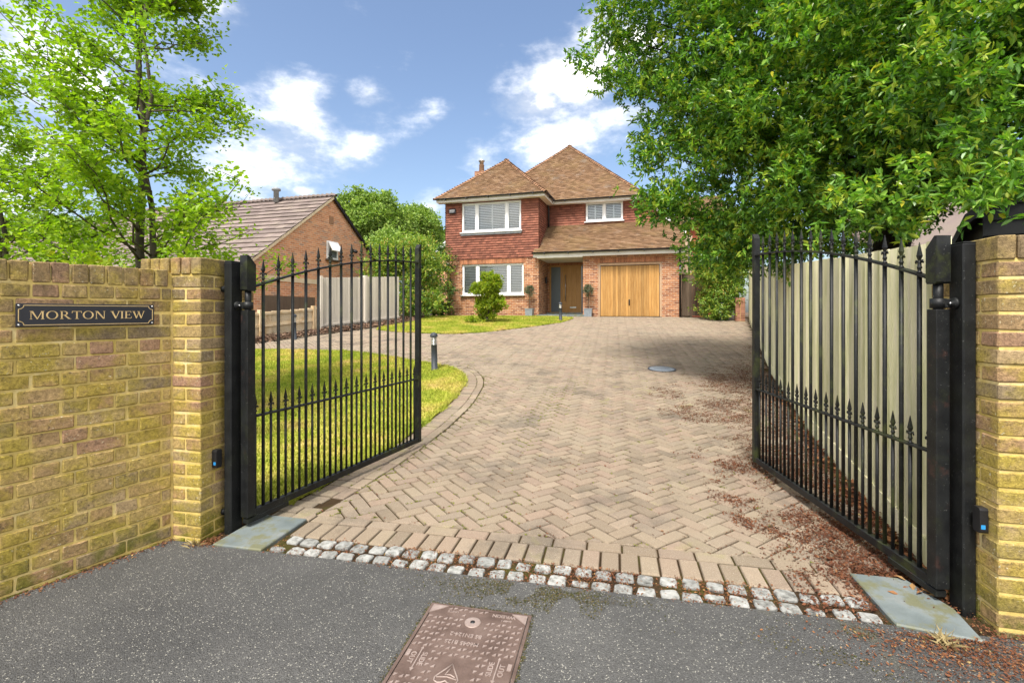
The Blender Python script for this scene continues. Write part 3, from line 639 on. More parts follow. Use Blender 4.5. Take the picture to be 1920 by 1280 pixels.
# ================================================================ BRICK WALL AND PIERS
bm_cache = {}
def brick_mesh(l, h, w, k):
    key = (round(l, 3), round(h, 3), round(w, 3), k)
    if key not in bm_cache:
        mb = MB(); mb.bbox(-l / 2, l / 2, -w / 2, w / 2, -h / 2, h / 2, random.uniform(.003, .0065), .002); bm_cache[key] = mb.mesh('brick', m['stock'])
    return bm_cache[key]
def brick(parent, x0, x1, y0, y1, z0, z1):
    o = inst('brick', brick_mesh(x1 - x0, z1 - z0, y1 - y0, random.randrange(5)), parent, ((x0 + x1) / 2 + random.uniform(-.001, .001), (y0 + y1) / 2 + random.uniform(-.003, .002), (z0 + z1) / 2), (random.uniform(-.008, .008), random.uniform(-.006, .006), random.uniform(-.012, .012)))
    return o
def pier(name, loc, mirror, label):
    "square pier, local x along the gate line, front at y = 0, gateway side at x = 0, body towards -x (or +x when mirrored)"
    p = empty(name, loc, GA); tag(p, label, 'brick pier', 'brick piers of the gateway')
    S = -1 if not mirror else 1; B = .215; H = .1025; J = .01; W = .44
    mb = MB(); xs = sorted((S * .005, S * (W - .005))); mb.box(xs[0], xs[1], .005, W - .005, -.1, 1.60); mb.box(xs[0] + .004, xs[1] - .004, .012, W - .012, 1.60, 1.682); mb.build('mortar_core', m['mortar'], p)
    def bx(x0, x1, y0, y1, z0, z1):
        a, b = sorted((S * x0, S * x1)); brick(p, a, b, y0, y1, z0, z1)
    for k in range(22):
        z1 = 1.585 - .075 * k; z0 = z1 - .065
        if z1 < .01: break
        L = [(0, B, 0, H), (B + J, W, 0, H), (0, B, W - H, W), (B + J, W, W - H, W), (0, H, H + J, W - H - J), (W - H, W, H + J, W - H - J)]
        for x0, x1, y0, y1 in L:
            if k % 2 == 0: bx(x0, x1, y0, y1, z0, z1)
            else: bx(y0, y1, x0, x1, z0, z1)
    for i in range(6):
        for y0, y1 in ((-.004, .214), (.226, .444)): bx(i * .075 - .003, i * .075 + .062, y0, y1, 1.595, 1.697)
    return p
lp = pier('brick_pier', Vector((-1.858, 2.861, 0)), False, 'mossy yellow brick pier left of the gateway, joined to the sign wall')
rp = pier('brick_pier', Vector((2.075, 2.048, 0)), True, 'yellow brick pier right of the gateway at the edge of the picture')
WA = math.atan2(.855, .519); bw = empty('brick_wall', (-2.051, 2.894, 0), WA); tag(bw, 'low mossy yellow brick garden wall carrying the name plate', 'brick wall')
WL = 1.6; mb = MB(); mb.box(-WL, .10, .0045, .215, -.1, 1.53); mb.box(-WL, .02, .012, .21, 1.53, 1.607); mb.build('mortar_core', m['mortar'], bw)
for k in range(21):
    z1 = 1.510 - .075 * k; z0 = z1 - .065
    if z1 < .005: break
    x = 0.0 - .004
    if k % 2:
        while x > -WL: brick(bw, max(x - .215, -WL), x, 0, .10, z0, z1); x -= .225
    else:
        brick(bw, x - .046, x, 0, .10, z0, z1); x -= .056
        while x > -WL: brick(bw, max(x - .1025, -WL), x, 0, .10, z0, z1); x -= .1125
x = -.02
while x > -WL: brick(bw, x - .065, x, -.003, .218, 1.520, 1.622); x -= .0755
# ---- name plate
sg = empty('name_plate', Matrix.Translation(Vector((-2.051, 2.894, 0))) @ Matrix.Rotation(WA, 4, 'Z') @ Vector((-.386, -.004, 1.355)), WA)
tag(sg, 'black house name plate lettered MORTON VIEW in gold on the brick wall', 'sign')
SW, SH = .288, .0575
mb = MB(); mb.bbox(-SW, SW, -.010, -.001, -SH, SH, .002); mb.build('plate', m['signblack'], sg)
mb = MB(); e = .0016; r0 = .019; X0, Z0 = SW - .009, SH - .009
path = []
for sx, sz, a0 in ((1, 1, PI), (1, -1, PI), (-1, -1, 0), (-1, 1, 0)):
    arc = [(sx * X0 - sx * r0 * math.cos(t), sz * Z0 - sz * r0 * math.sin(t)) for t in [PI / 2 * i / 6 for i in range(7)]]
    # notched corner: arc bulging inwards
    arc = [(sx * X0 - sx * r0 * math.sin(t), sz * Z0 - sz * r0 * math.cos(t)) for t in [PI / 2 * i / 6 for i in range(7)]]
    if (sx, sz) in ((1, 1), (-1, -1)): arc = arc[::-1]
    path += arc
for a, b in zip(path, path[1:] + path[:1]):
    A, B = Vector(a), Vector(b); d = (B - A); 
    if d.length < 1e-5: continue
    d.normalize(); nn = Vector((-d.y, d.x)) * e; A2 = A - d * e * .6; B2 = B + d * e * .6
    mb.prism([tuple(A2 - nn), tuple(B2 - nn), tuple(B2 + nn), tuple(A2 + nn)], 'y', -.0112, -.0098)
mb.build('gold_border', m['gold'], sg)
mb = MB()
def letter(ch, x0, h, mb, z0):
    "serif capitals made of strokes; unit height, returns the advance"
    k = .15; t_ = .055; sf = .05; so = .085
    def poly(pts): mb.prism([(x0 + x * h, z0 + z * h) for x, z in pts], 'y', -.0113, -.0098)
    def rect(a, b, c, d): poly([(a, c), (b, c), (b, d), (a, d)])
    def stem(x, w, top=True, bot=True):
        rect(x, x + w, 0, 1)
        if bot: rect(x - so, x + w + so, 0, sf)
        if top: rect(x - so, x + w + so, 1 - sf, 1)
    def ring(cx, rx, rz, cz, tx, tz, a0=0, a1=2 * PI, n=26):
        for i in range(n):
            t0, t1 = a0 + (a1 - a0) * i / n, a0 + (a1 - a0) * (i + 1) / n
            poly([(cx + (rx - tx) * math.cos(t0), cz + (rz - tz) * math.sin(t0)), (cx + rx * math.cos(t0), cz + rz * math.sin(t0)), (cx + rx * math.cos(t1), cz + rz * math.sin(t1)), (cx + (rx - tx) * math.cos(t1), cz + (rz - tz) * math.sin(t1))])
    if ch == 'M': stem(.15, t_, False); stem(1.15, k, False); rect(.06, .30, 1 - sf, 1); rect(1.05, 1.38, 1 - sf, 1); poly([(.15, 1), (.34, 1), (.79, .06), (.70, 0)]); poly([(.70, 0), (.77, 0), (1.2, 1), (1.13, 1)]); return 1.5
    if ch == 'O': ring(.60, .56, .52, .5, .16, .05); return 1.27
    if ch == 'R': stem(.16, k); ring(.42, .40, .27, .73, .15, .05, -PI / 2, PI / 2, 14); rect(.28, .44, .95, 1); rect(.28, .44, .46, .51); poly([(.42, .5), (.60, .5), (1.06, .04), (.86, 0)]); rect(.84, 1.15, 0, sf); return 1.2
    if ch == 'T': rect(.43, .58, 0, 1); rect(.32, .69, 0, sf); rect(.03, .98, .94, 1); poly([(.03, .94), (.09, .94), (.05, .74), (.01, .74)]); poly([(.92, .94), (.98, .94), (1.0, .74), (.96, .74)]); return 1.06
    if ch == 'N': stem(.15, t_, False); stem(.98, t_, True, False); rect(.04, .3, 1 - sf, 1); poly([(.13, 1), (.33, 1), (1.035, .02), (.98, 0), (.88, 0)]); return 1.26
    if ch == 'V': poly([(.08, 1), (.27, 1), (.64, .16), (.58, 0), (.52, 0)]); poly([(.56, 0), (.62, 0), (1.0, 1), (.93, 1)]); rect(0, .38, 1 - sf, 1); rect(.82, 1.1, 1 - sf, 1); return 1.08
    if ch == 'I': stem(.14, k); return .46
    if ch == 'E': stem(.15, k, True, True); rect(.3, .80, 0, .055); rect(.3, .78, .945, 1); rect(.3, .62, .48, .53); poly([(.74, .055), (.80, .055), (.87, .25), (.83, .25)]); poly([(.73, .945), (.78, .945), (.80, .76), (.77, .76)]); rect(.6, .635, .40, .62); return .93
    if ch == 'W': poly([(.06, 1), (.24, 1), (.54, .16), (.48, 0), (.44, 0)]); poly([(.47, 0), (.52, 0), (.82, .95), (.77, 1)]); poly([(.62, 1), (.80, 1), (1.1, .16), (1.04, 0), (1.0, 0)]); poly([(1.03, 0), (1.08, 0), (1.40, 1), (1.34, 1)]); rect(0, .34, 1 - sf, 1); rect(.56, .90, 1 - sf, 1); rect(1.24, 1.5, 1 - sf, 1); return 1.5
    return .42
cap = .0405; adv = sum({'M': 1.5, 'O': 1.27, 'R': 1.2, 'T': 1.06, 'N': 1.26, 'V': 1.08, 'I': .46, 'E': .93, 'W': 1.5, ' ': .42}[c] for c in 'MORTON VIEW')
x = -adv * cap / 2
for ch in 'MORTON VIEW':
    mb = MB(); a = letter(ch, x, cap, mb, -cap / 2); x += a * cap
    if mb.v: mb.build('letter', m['gold'], sg)
for sx in (-1, 1):
    for sz in (-1, 1):
        mb = MB(); mb.lathe([(.005, 0), (.005, .002), (.003, .0035), (0, .0035)], 8, T=Matrix.Translation((sx * (SW - .010), -.010, sz * (SH - .010))) @ Matrix.Rotation(PI / 2, 4, 'X')); mb.build('screw', m['steel'], sg)

# ================================================================ GATE POSTS AND GATES
def finial_mesh():
    mb = MB()
    mb.lathe([(.011, 0), (.011, .006), (.0075, .009), (.0075, .020), (.0105, .024), (.0105, .030), (.008, .034), (.008, .050), (.006, .060)], 8)
    mb.lathe([(.004, .056), (.0125, .082), (.0125, .085), (.0115, .087), (.0015, .147), (0, .148)], 4, smooth=False, rot0=PI / 4)
    for a in (0, PI):
        c, s = math.cos(a), math.sin(a)
        pts = [(.002, .036), (.006, .050), (.012, .060), (.019, .061), (.023, .054), (.021, .047)]
        mb.tube([(c * x, s * x, z) for x, z in pts], [.0035, .0045, .005, .0045, .004, .003], 6)
    for a in (PI / 2, -PI / 2):
        c, s = math.cos(a), math.sin(a); mb.tube([(c * x, s * x, z) for x, z in ((.002, .038), (.008, .054), (.011, .06), (.012, .05))], [.003, .004, .004, .002], 5)
    return mb.mesh('finial', m['iron'])
FIN = finial_mesh()
def arch(s): return 1.865 - .345 * ((2.0 - s) / 2.0) ** 2
def gate(loc, ang, label, side):
    gt = empty('iron_gate', loc, ang); tag(gt, label, 'gate', 'pair of black iron driveway gates')
    L = 1.955; h = .03
    mb = MB(); mb.bbox(-h, h, -h, h, .075, 1.383, .003); st = mb.build('hinge_stile', m['iron_rust'], gt)
    mb = MB(); mb.lathe([(.020, 1.383), (.020, 1.505)], 12); mb.build('hinge_pin', m['iron_clean'], gt)
    mb = MB(); mb.prism([(-h - .002, 1.512), (-h + .006, 1.503), (h - .006, 1.503), (h + .002, 1.512), (h + .002, 1.672), (-h + .012, 1.728), (-h - .002, 1.728)], 'y', -h - .002, h + .002); mb.build('stile_cap', m['iron'], gt)
    mb = MB(); mb.prism([(L - .045, .064), (L, .064), (L, 2.052), (L - .012, 2.052), (L - .045, 2.012)], 'y', -.024, .024); mb.build('meeting_stile', m['iron'], gt)
    mb = MB(); mb.bbox(h, L - .045, -.02, .02, .064, .108, .002); mb.build('bottom_rail', m['iron'], gt)
    mb = MB(); mb.bbox(h, L - .045, -.017, .017, .695, .707, .002); mb.build('middle_rail', m['iron'], gt)
    pts = [h + (L - .045 - h) * i / 24 for i in range(25)]; mb = MB()
    vs = []; fs = []
    for i, s in enumerate(pts):
        z = arch(s); vs += [(s, -.018, z - .006), (s, .018, z - .006), (s, .018, z + .006), (s, -.018, z + .006)]
    for i in range(24):
        a = i * 4; fs += [(a + k, a + (k + 1) % 4, a + 4 + (k + 1) % 4, a + 4 + k) for k in range(4)]
    mb.add(vs, fs, smooth=False); mb.build('arched_rail', m['iron'], gt)
    dog = None
    for i in range(15):
        s = .112 + i * .1207; z = arch(s); r_ = .0106
        mb = MB(); mb.tube([(s, 0, .10), (s, 0, z)], r_, 8); mb.build('bar', m['iron'], gt); inst('finial', FIN, gt, (s, 0, z + .005), (0, 0, 0), (1.04, 1.04, 1.04))
    for i in range(16):
        s = .0515 + i * .1207
        if dog is None: mb = MB(); mb.tube([(0, 0, .10), (0, 0, .70)], .0086, 8); dog = mb.mesh('dog_bar', m['iron'])
        inst('dog_bar', dog, gt, (s, 0, 0)); inst('finial', FIN, gt, (s, 0, .706), (0, 0, 0), (.98, .98, .94))
    mb = MB(); mb.bbox(-.02, .30, -.024, .024, .034, .066, .003); mb.build('drive_arm', m['iron_rust'], gt)
    return gt
LH = Vector((-1.677, 3.05, 0)); RH = Vector((2.015, 2.27, 0))
gate(LH, math.atan2(.926, .378), 'black spear topped iron gate leaf open on the left beside the lawn', 1)
gate(RH, math.atan2(.998, .062), 'black spear topped iron gate leaf open on the right beside the fence', -1)
def post(loc, S, label):
    "S = +1: gateway is to the right (local +x)"
    p = empty('gate_post', loc, GA); tag(p, label, 'gate post', 'black steel gate posts')
    mb = MB(); xs = sorted((0, -S * .053)); mb.bbox(xs[0], xs[1], 0, .097, -.05, 1.684, .006); mb.build('shaft', m['iron_clean'], p)
    mb = MB(); xs = sorted((-.002 * S, -S * .051)); mb.bbox(xs[0], xs[1], .002, .095, 1.683, 1.690, .002); mb.build('cap', m['iron_clean'], p)
    # hinge strap round the pin, with its boss
    hx, hy = S * .0507, .084; mb = MB(); mb.lathe([(.021, 1.388), (.031, 1.388), (.031, 1.434), (.021, 1.434)], 16, (hx, hy, 0)); xs = sorted((S * .006, hx)); mb.bbox(xs[0], xs[1], hy - .028, hy - .004, 1.390, 1.432, .003); mb.build('hinge_strap', m['iron_clean'], p)
    mb = MB(); mb.lathe([(.026, 0), (.026, .010), (.014, .011), (.014, .020), (0, .020)], 12, T=Matrix.Translation((S * .001, .045, 1.411)) @ Matrix.Rotation(S * PI / 2, 4, 'Y')); mb.build('boss', m['iron_clean'], p)
    mb = MB(); mb.lathe([(.007, 0), (.007, .006), (0, .006)], 6, T=Matrix.Translation((S * .021, .045, 1.411)) @ Matrix.Rotation(S * PI / 2, 4, 'Y')); mb.build('bolt_head', m['steel'], p)
    for z in (1.515, .115):
        mb = MB(); mb.lathe([(.011, 0), (.011, .045), (.02, .046), (.02, .062), (.012, .068), (0, .068)], 12, T=Matrix.Translation((-S * .053, .03, z)) @ Matrix.Rotation(-S * PI / 2, 4, 'Y') @ Matrix.Translation((0, 0, -.03))); mb.build('fixing_bolt', m['iron_clean'], p)
    return p
post(GN(0, 0), 1, 'black square steel gate post against the left brick pier')
post(Vector((2.047, 2.178, 0)), -1, 'black square steel gate post with cobwebs against the right brick pier')
def sensor(loc, S, label):
    s = empty('gate_sensor', loc, GA); tag(s, label, 'sensor', 'gate photocell sensors')
    mb = MB(); pr = [(-.020, -.045), (-.015, -.055), (.015, -.055), (.020, -.045), (.020, .045), (.015, .055), (-.015, .055), (-.020, .045)]
    pr = [(a * 1.1, b) for a, b in pr]; xs = sorted((0, S * .032)); mb.prism(pr, 'x', xs[0], xs[1]); mb.build('housing', m['black'], s)
    mb = MB(); xs = sorted((S * .012, S * .028)); mb.box(xs[0], xs[1], -.0235, -.0222, -.036, -.018); mb.build('blue_label', m['blue'], s)
sensor(Vector((-1.858, 2.861, 0)) + nv * .105 + gv * .001 + Vector((0, 0, .47)), 1, 'small black sensor box with blue label beside the left gate post')
sensor(Vector((2.075, 2.048, 0)) + nv * .075 - gv * .001 + Vector((0, 0, .455)), -1, 'small black sensor box with blue label beside the right gate post')
# ================================================================ THE HOUSE
HA = math.atan2(-.284, .959); HZ0 = G(25)
hs = empty('brick_house', (6.72, 19.2, HZ0), HA); tag(hs, 'two storey red brick and tile hung house with hipped brown roofs', 'house')
def wall_holes(mb, x0, x1, z0, z1, y, holes, depth):
    xs = sorted(set([x0, x1] + [h[0] for h in holes] + [h[1] for h in holes])); zs = sorted(set([z0, z1] + [h[2] for h in holes] + [h[3] for h in holes]))
    for a, b in zip(xs[:-1], xs[1:]):
        for c, d in zip(zs[:-1], zs[1:]):
            if any(h[0] <= a and b <= h[1] and h[2] <= c and d <= h[3] for h in holes): continue
            mb.add([(a, y, c), (b, y, c), (b, y, d), (a, y, d)], [(0, 1, 2, 3)])
    for a, b, c, d in holes:
        for p, q in (((a, c), (a, d)), ((a, d), (b, d)), ((b, d), (b, c)), ((b, c), (a, c))):
            mb.add([(p[0], y, p[1]), (q[0], y, q[1]), (q[0], y + depth, q[1]), (p[0], y + depth, p[1])], [(0, 1, 2, 3)])
def tiles(mb, org, Uv, Sv, Nv, poly, tw, ga, lift=.034, jit=.006):
    org = Vector(org); Uv = Vector(Uv).normalized(); Sv = Vector(Sv).normalized(); Nv = Vector(Nv).normalized(); poly = ccw(poly)
    s0, s1 = min(p[1] for p in poly), max(p[1] for p in poly); u0, u1 = min(p[0] for p in poly), max(p[0] for p in poly)
    k0 = math.floor(s0 / ga)
    for k in range(k0, math.ceil(s1 / ga)):
        off = (k % 2) * tw / 2
        for i in range(math.floor(u0 / tw) - 1, math.ceil(u1 / tw) + 1):
            a, b = i * tw + off + .0015, (i + 1) * tw + off - .0015; c, d = k * ga, (k + 1) * ga + .004
            q = clip_convex([(a, c), (b, c), (b, d), (a, d)], poly)
            if len(q) < 3 or area(q) < 1e-4: continue
            l = lift + random.uniform(-jit, jit); r = random.random()
            P = lambda u, s, n=0.: org + Uv * u + Sv * s + Nv * (n + .003 + l * (1 - (s - c) / (d - c)))
            vs = [P(u, s) for u, s in q]; mb.add(vs, [list(range(len(q)))], r)
            lo = sorted([p for p in q if abs(p[1] - max(c, s0)) < 1e-4])
            if len(lo) >= 2:
                (ua, sa_), (ub, sb_) = lo[0], lo[-1]; mb.add([P(ua, sa_, -.028), P(ub, sb_, -.028), P(ub, sb_), P(ua, sa_)], [(0, 1, 2, 3)], 0.)  # lower edge gets the darkest tone: course shadow put into the tile colour
BL, BR, GL = -10.18, -5.80, -3.88        # bay left, bay right, left edge of the garage
VW = 1.73                               # setback of the upper wall
EW = 5.32                               # eaves
W1 = (-9.39, -6.48, .95, 2.35); W2 = (-9.39, -6.59, 3.78, 5.12); W3 = (-4.0, -2.33, 4.30, 5.20)
# --- walls
mb = MB(); wall_holes(mb, BL + .06, BR, -.3, 2.6, .0, [W1], .12); mb.add([(BR, 0, -.3), (BR, 2.1, -.3), (BR, 2.1, 2.6), (BR, 0, 2.6)], [(0, 1, 2, 3)]); mb.add([(BL + .06, 9, -.3), (BL + .06, 0, -.3), (BL + .06, 0, 2.6), (BL + .06, 9, 2.6)], [(0, 1, 2, 3)])
mb.build('bay_wall', m['house_brick'], hs)
GD = (-3.25, -.69, -.3, 2.24)
mb = MB(); wall_holes(mb, GL, 0, -.3, 2.62, 0, [GD], .14); mb.add([(0, 0, -.3), (0, 9, -.3), (0, 9, 2.62), (0, 0, 2.62)], [(0, 1, 2, 3)]); mb.add([(GL, 1.9, -.3), (GL, 0, -.3), (GL, 0, 2.62), (GL, 1.9, 2.62)], [(0, 1, 2, 3)])
mb.prism([(0, 2.62), (1.73, 2.62), (1.73, 4.0)], 'x', -.12, 0); mb.build('garage_wall', m['house_brick'], hs)
DO = (-5.73, -4.13, .16, 2.38)
mb = MB(); wall_holes(mb, BR, GL, -.3, 2.75, 1.9, [DO], .1); mb.build('porch_wall', m['house_brick'], hs)
mb = MB(); mb.box(BR - .02, GL + .02, -.28, 1.9, 2.50, 2.53); mb.build('porch_soffit', m['fascia'], hs)
mb = MB(); mb.bbox(BR - .02, GL + .25, -.35, 1.95, -.1, .09, .01); mb.bbox(BR + .02, GL - .02, 1.45, 1.97, .09, .165, .008); mb.build('door_step', m['slate'], hs)
mb = MB(); wall_holes(mb, BL, BR, 2.55, EW, .0, [W2], .10); mb.add([(BR, 0, 2.5), (BR, 3, 2.5), (BR, 3, EW), (BR, 0, EW)], [(0, 1, 2, 3)]); mb.add([(BL, 9, 2.5), (BL, 0, 2.5), (BL, 0, EW), (BL, 9, EW)], [(0, 1, 2, 3)]); mb.add([(BL, 0, 2.55), (BL, 9, 2.55), (BR, 9, 2.55), (BR, 0, 2.55)], [(0, 1, 2, 3)])
mb.build('upper_bay_wall', m['house_brick'], hs)
mb = MB(); wall_holes(mb, BR, -1.35, 3.8, EW, VW, [W3], .10); mb.add([(-1.35, VW, 3.8), (.2, VW, 3.8), (-1.35, VW, 5.25)], [(0, 1, 2)]); mb.build('upper_wall', m['house_brick'], hs)
mb = MB(); mb.box(.03, .55, 1.3, 8.5, -.3, 3.45); mb.build('side_wall', m['render'], hs)
mb = MB(); mb.tube([(.42, 1.25, 0), (.42, 1.25, 3.3)], .035, 8); mb.build('downpipe', m['black'], hs)
# --- tile hanging
TW, GGA = .166, .105
hung = MB(); Y0 = -.004
for (a, b, c, d) in ((BL, W2[0], 2.57, EW), (W2[1], BR, 2.57, EW), (W2[0], W2[1], 2.57, W2[2] - .10), (W2[0], W2[1], W2[3], EW)):
    tiles(hung, (0, Y0, 0), (1, 0, 0), (0, 0, 1), (0, -1, 0), [(a, c), (b, c), (b, d), (a, d)], TW, GGA)
tiles(hung, (BR + .004, 0, 0), (0, 1, 0), (0, 0, 1), (1, 0, 0), [(-.02, 2.57), (VW, 2.57), (VW, EW), (-.02, EW)], TW, GGA)
tiles(hung, (BL - .004, 0, 0), (0, -1, 0), (0, 0, 1), (-1, 0, 0), [(-6, 2.57), (.02, 2.57), (.02, EW), (-6, EW)], TW, GGA)
rake = lambda x: EW + .95 * (-x - 1.4)
for q in ([(BR, 4.1), (W3[0], 4.1), (W3[0], EW), (BR, EW)], [(W3[0], 4.1), (W3[1], 4.1), (W3[1], W3[2]), (W3[0], W3[2])], [(W3[0], W3[3]), (W3[1], W3[3]), (W3[1], EW), (W3[0], EW)], [(W3[1], 4.1), (-.12, 4.1), (-1.4, EW), (W3[1], EW)]):
    tiles(hung, (0, VW - .004, 0), (1, 0, 0), (0, 0, 1), (0, -1, 0), q, TW, GGA)
tag(hung.build('hung_tiles', m['hung'], hs), kind='stuff')
# --- soldier courses
def soldiers(parent, x0, x1, z0, z1, y):
    mb = MB(); x = x0
    while x < x1 - .03: mb.bbox(x, min(x + .065, x1), y - .006, y + .05, z0, z1, .003); x += .075
    tag(mb.build('soldier_course', m['sold'], parent), kind='stuff')
m['sold'] = simple('soldier_brick', [(.22, .085, .045), (.34, .14, .07), (.42, .19, .09)], .9, 3, 'attr', .3, .2)
soldiers(hs, W1[0] - .1, W1[1] + .1, 2.355, 2.56, 0); soldiers(hs, GD[0] - .15, GD[1] + .15, 2.245, 2.46, 0); soldiers(hs, BR + .02, GL - .02, 2.385, 2.5, 1.9)
# --- windows
def window(W, y, lights, shut, apron=False):
    x0, x1, z0, z1 = W; wdt = x1 - x0; f = .055
    mb = MB(); mb.bbox(x0 + .005, x1 - .005, y, y + .07, z1 - f, z1 - .004, .004); mb.bbox(x0 + .005, x1 - .005, y, y + .07, z0 + .004, z0 + f + .02, .004)
    for xa in (x0 + .005, x1 - f): mb.bbox(xa, xa + f - .005, y + .001, y + .069, z0 + f + .02, z1 - f, .004)
    xs = [x0 + wdt * l for l in np.cumsum([0] + lights)]
    for xm in xs[1:-1]: mb.bbox(xm - .045, xm + .045, y + .001, y + .069, z0 + f + .02, z1 - f, .004)
    wo_ = mb.build('window', m['white'], hs)
    mb = MB(); mb.bbox(x0 - .06, x1 + .06, y - .16, y + .02, z0 - .035, z0 + .002, .006); mb.build('sill', m['white'], wo_)
    if apron: mb = MB(); mb.box(x0 - .03, x1 + .03, y - .115, y - .09, z0 - .125, z0 - .036); mb.build('lead_apron', m['lead'], wo_)
    mb = MB(); d = .9; mb.add([(x0, y + .08, z0), (x1, y + .08, z0), (x1, y + .08, z1), (x0, y + .08, z1), (x0, y + d, z0), (x1, y + d, z0), (x1, y + d, z1), (x0, y + d, z1)], [(4, 5, 6, 7), (0, 1, 5, 4), (1, 2, 6, 5), (2, 3, 7, 6), (3, 0, 4, 7)]); mb.build('room', m['room'], wo_)
    for i in range(len(lights)):
        a = xs[i] + (.05 if i else f); b = xs[i + 1] - (.05 if i < len(lights) - 1 else f); za, zb = z0 + f + .025, z1 - f - .003
        mb = MB()
        for q in ((a, a + .035, za, zb), (b - .035, b, za, zb), (a + .035, b - .035, za, za + .035), (a + .035, b - .035, zb - .035, zb)): mb.bbox(q[0], q[1], y + .012, y + .055, q[2], q[3], .003)
        mb.build('sash', m['white'], wo_)
        mb = MB(); mb.add([(a + .03, y + .035, za + .03), (b - .03, y + .035, za + .03), (b - .03, y + .035, zb - .03), (a + .03, y + .035, zb - .03)], [(0, 1, 2, 3)]); mb.build('pane', m['glass'], wo_)
        n = shut[i]
        for j in range(n):
            pa, pb = a + (b - a) * j / n, a + (b - a) * (j + 1) / n; mb = MB(); e = .03
            for q in ((pa, pa + e, za, zb), (pb - e, pb, za, zb), (pa + e, pb - e, za, za + .05), (pa + e, pb - e, zb - .04, zb)): mb.box(q[0], q[1], y + .10, y + .125, q[2], q[3])
            mb.build('shutter_frame', m['slat'], wo_)
            mb = MB(); w2 = .034; ang = 1.0; L = (pb - pa) / 2 - e; T = Matrix.Rotation(ang, 4, 'X'); mb.bbox(-L, L, -w2, w2, -.0045, .0045, .003, T=T); me = mb.mesh('slat', m['slat'])
            ns = max(3, int((zb - za - .09) / .072)); st = (zb - za - .09) / ns
            for s in range(ns): inst('slat', me, wo_, ((pa + pb) / 2, y + .115, za + .05 + (s + .5) * st))
window(W1, .06, [.255, .505, .24], [1, 2, 1]); window(W2, .03, [.255, .505, .24], [1, 2, 1], True); window(W3, VW + .03, [.5, .5], [2, 2])
# --- front door
x0, x1, z0, z1 = DO; y = 1.94
mb = MB()
for q in ((x0, x0 + .07, z0, z1), (x1 - .09, x1, z0, z1), (x0 + .07, x1 - .09, z1 - .07, z1), (x0 + .52, x0 + .59, z0, z1 - .07), (x0 + .07, x1 - .09, z0, z0 + .03)): mb.bbox(q[0], q[1], y, y + .08, q[2], q[3], .004)
dr = mb.build('front_door', m['oakdoor'], hs)
mb = MB(); mb.bbox(x0 + .07, x0 + .52, y + .03, y + .05, z0 + .03, z1 - .07, .002); mb.build('side_light', m['doorgrey'], dr)
mb = MB(); mb.bbox(x1 - .088, x1 + .06, y - .012, y + .0, z0, z1, .002); mb.build('side_trim', m['doorgrey'], dr)
dx0, dx1 = x0 + .60, x1 - .10
for i in range(4): a = dx0 + (dx1 - dx0) * i / 4; mb = MB(); mb.bbox(a + .001, a + (dx1 - dx0) / 4 - .001, y + .02, y + .06, z0 + .035, z1 - .075, .003); mb.build('door_board', m['oakdoor'], dr)
mb = MB(); mb.tube([(dx0 + .17, y - .05, z0 + .55), (dx0 + .17, y - .05, z1 - .45)], .017, 10)
for zz_ in (z0 + .75, z1 - .65): mb.tube([(dx0 + .17, y - .05, zz_), (dx0 + .17, y + .02, zz_)], .01, 6)
mb.build('pull_handle', m['steel'], dr)
mb = MB(); mb.bbox(dx0 + .36, dx0 + .66, y + .008, y + .022, z0 + .22, z0 + .28, .004); mb.build('letter_plate', m['steel'], dr)
# --- garage door
x0, x1, z0, z1 = GD; y = .09; z0 = .0
mb = MB()
for q in ((x0 + .003, x0 + .075, z0, z1), (x1 - .075, x1 - .003, z0, z1), (x0 + .075, x1 - .075, z1 - .10, z1 - .003)): mb.bbox(q[0], q[1], y - .05, y + .05, q[2], q[3], .004)
gd = mb.build('garage_door', m['timber_frame'], hs)
mb = MB(); mb.box(x0 + .08, x1 - .08, y + .045, y + .05, z0, z1 - .1); mb.build('door_backing', m['black'], gd)
nb = 23; a0, a1 = x0 + .095, x1 - .095
for i in range(nb): a = a0 + (a1 - a0) * i / nb; mb = MB(); mb.bbox(a + .0015, a + (a1 - a0) / nb - .0015, y, y + .03, .02, z1 - .125, .004); mb.build('board', m['oak'], gd)
mb = MB(); mb.bbox(-2.00, -1.955, y - .03, y, .62, .68, .006); mb.tube([(-1.978, y - .03, .60), (-1.978, y - .05, .56), (-1.978, y - .03, .50)], .016, 6); mb.bbox(-2.005, -1.95, y - .012, y, .48, .72, .004); mb.build('handle', m['black'], gd)
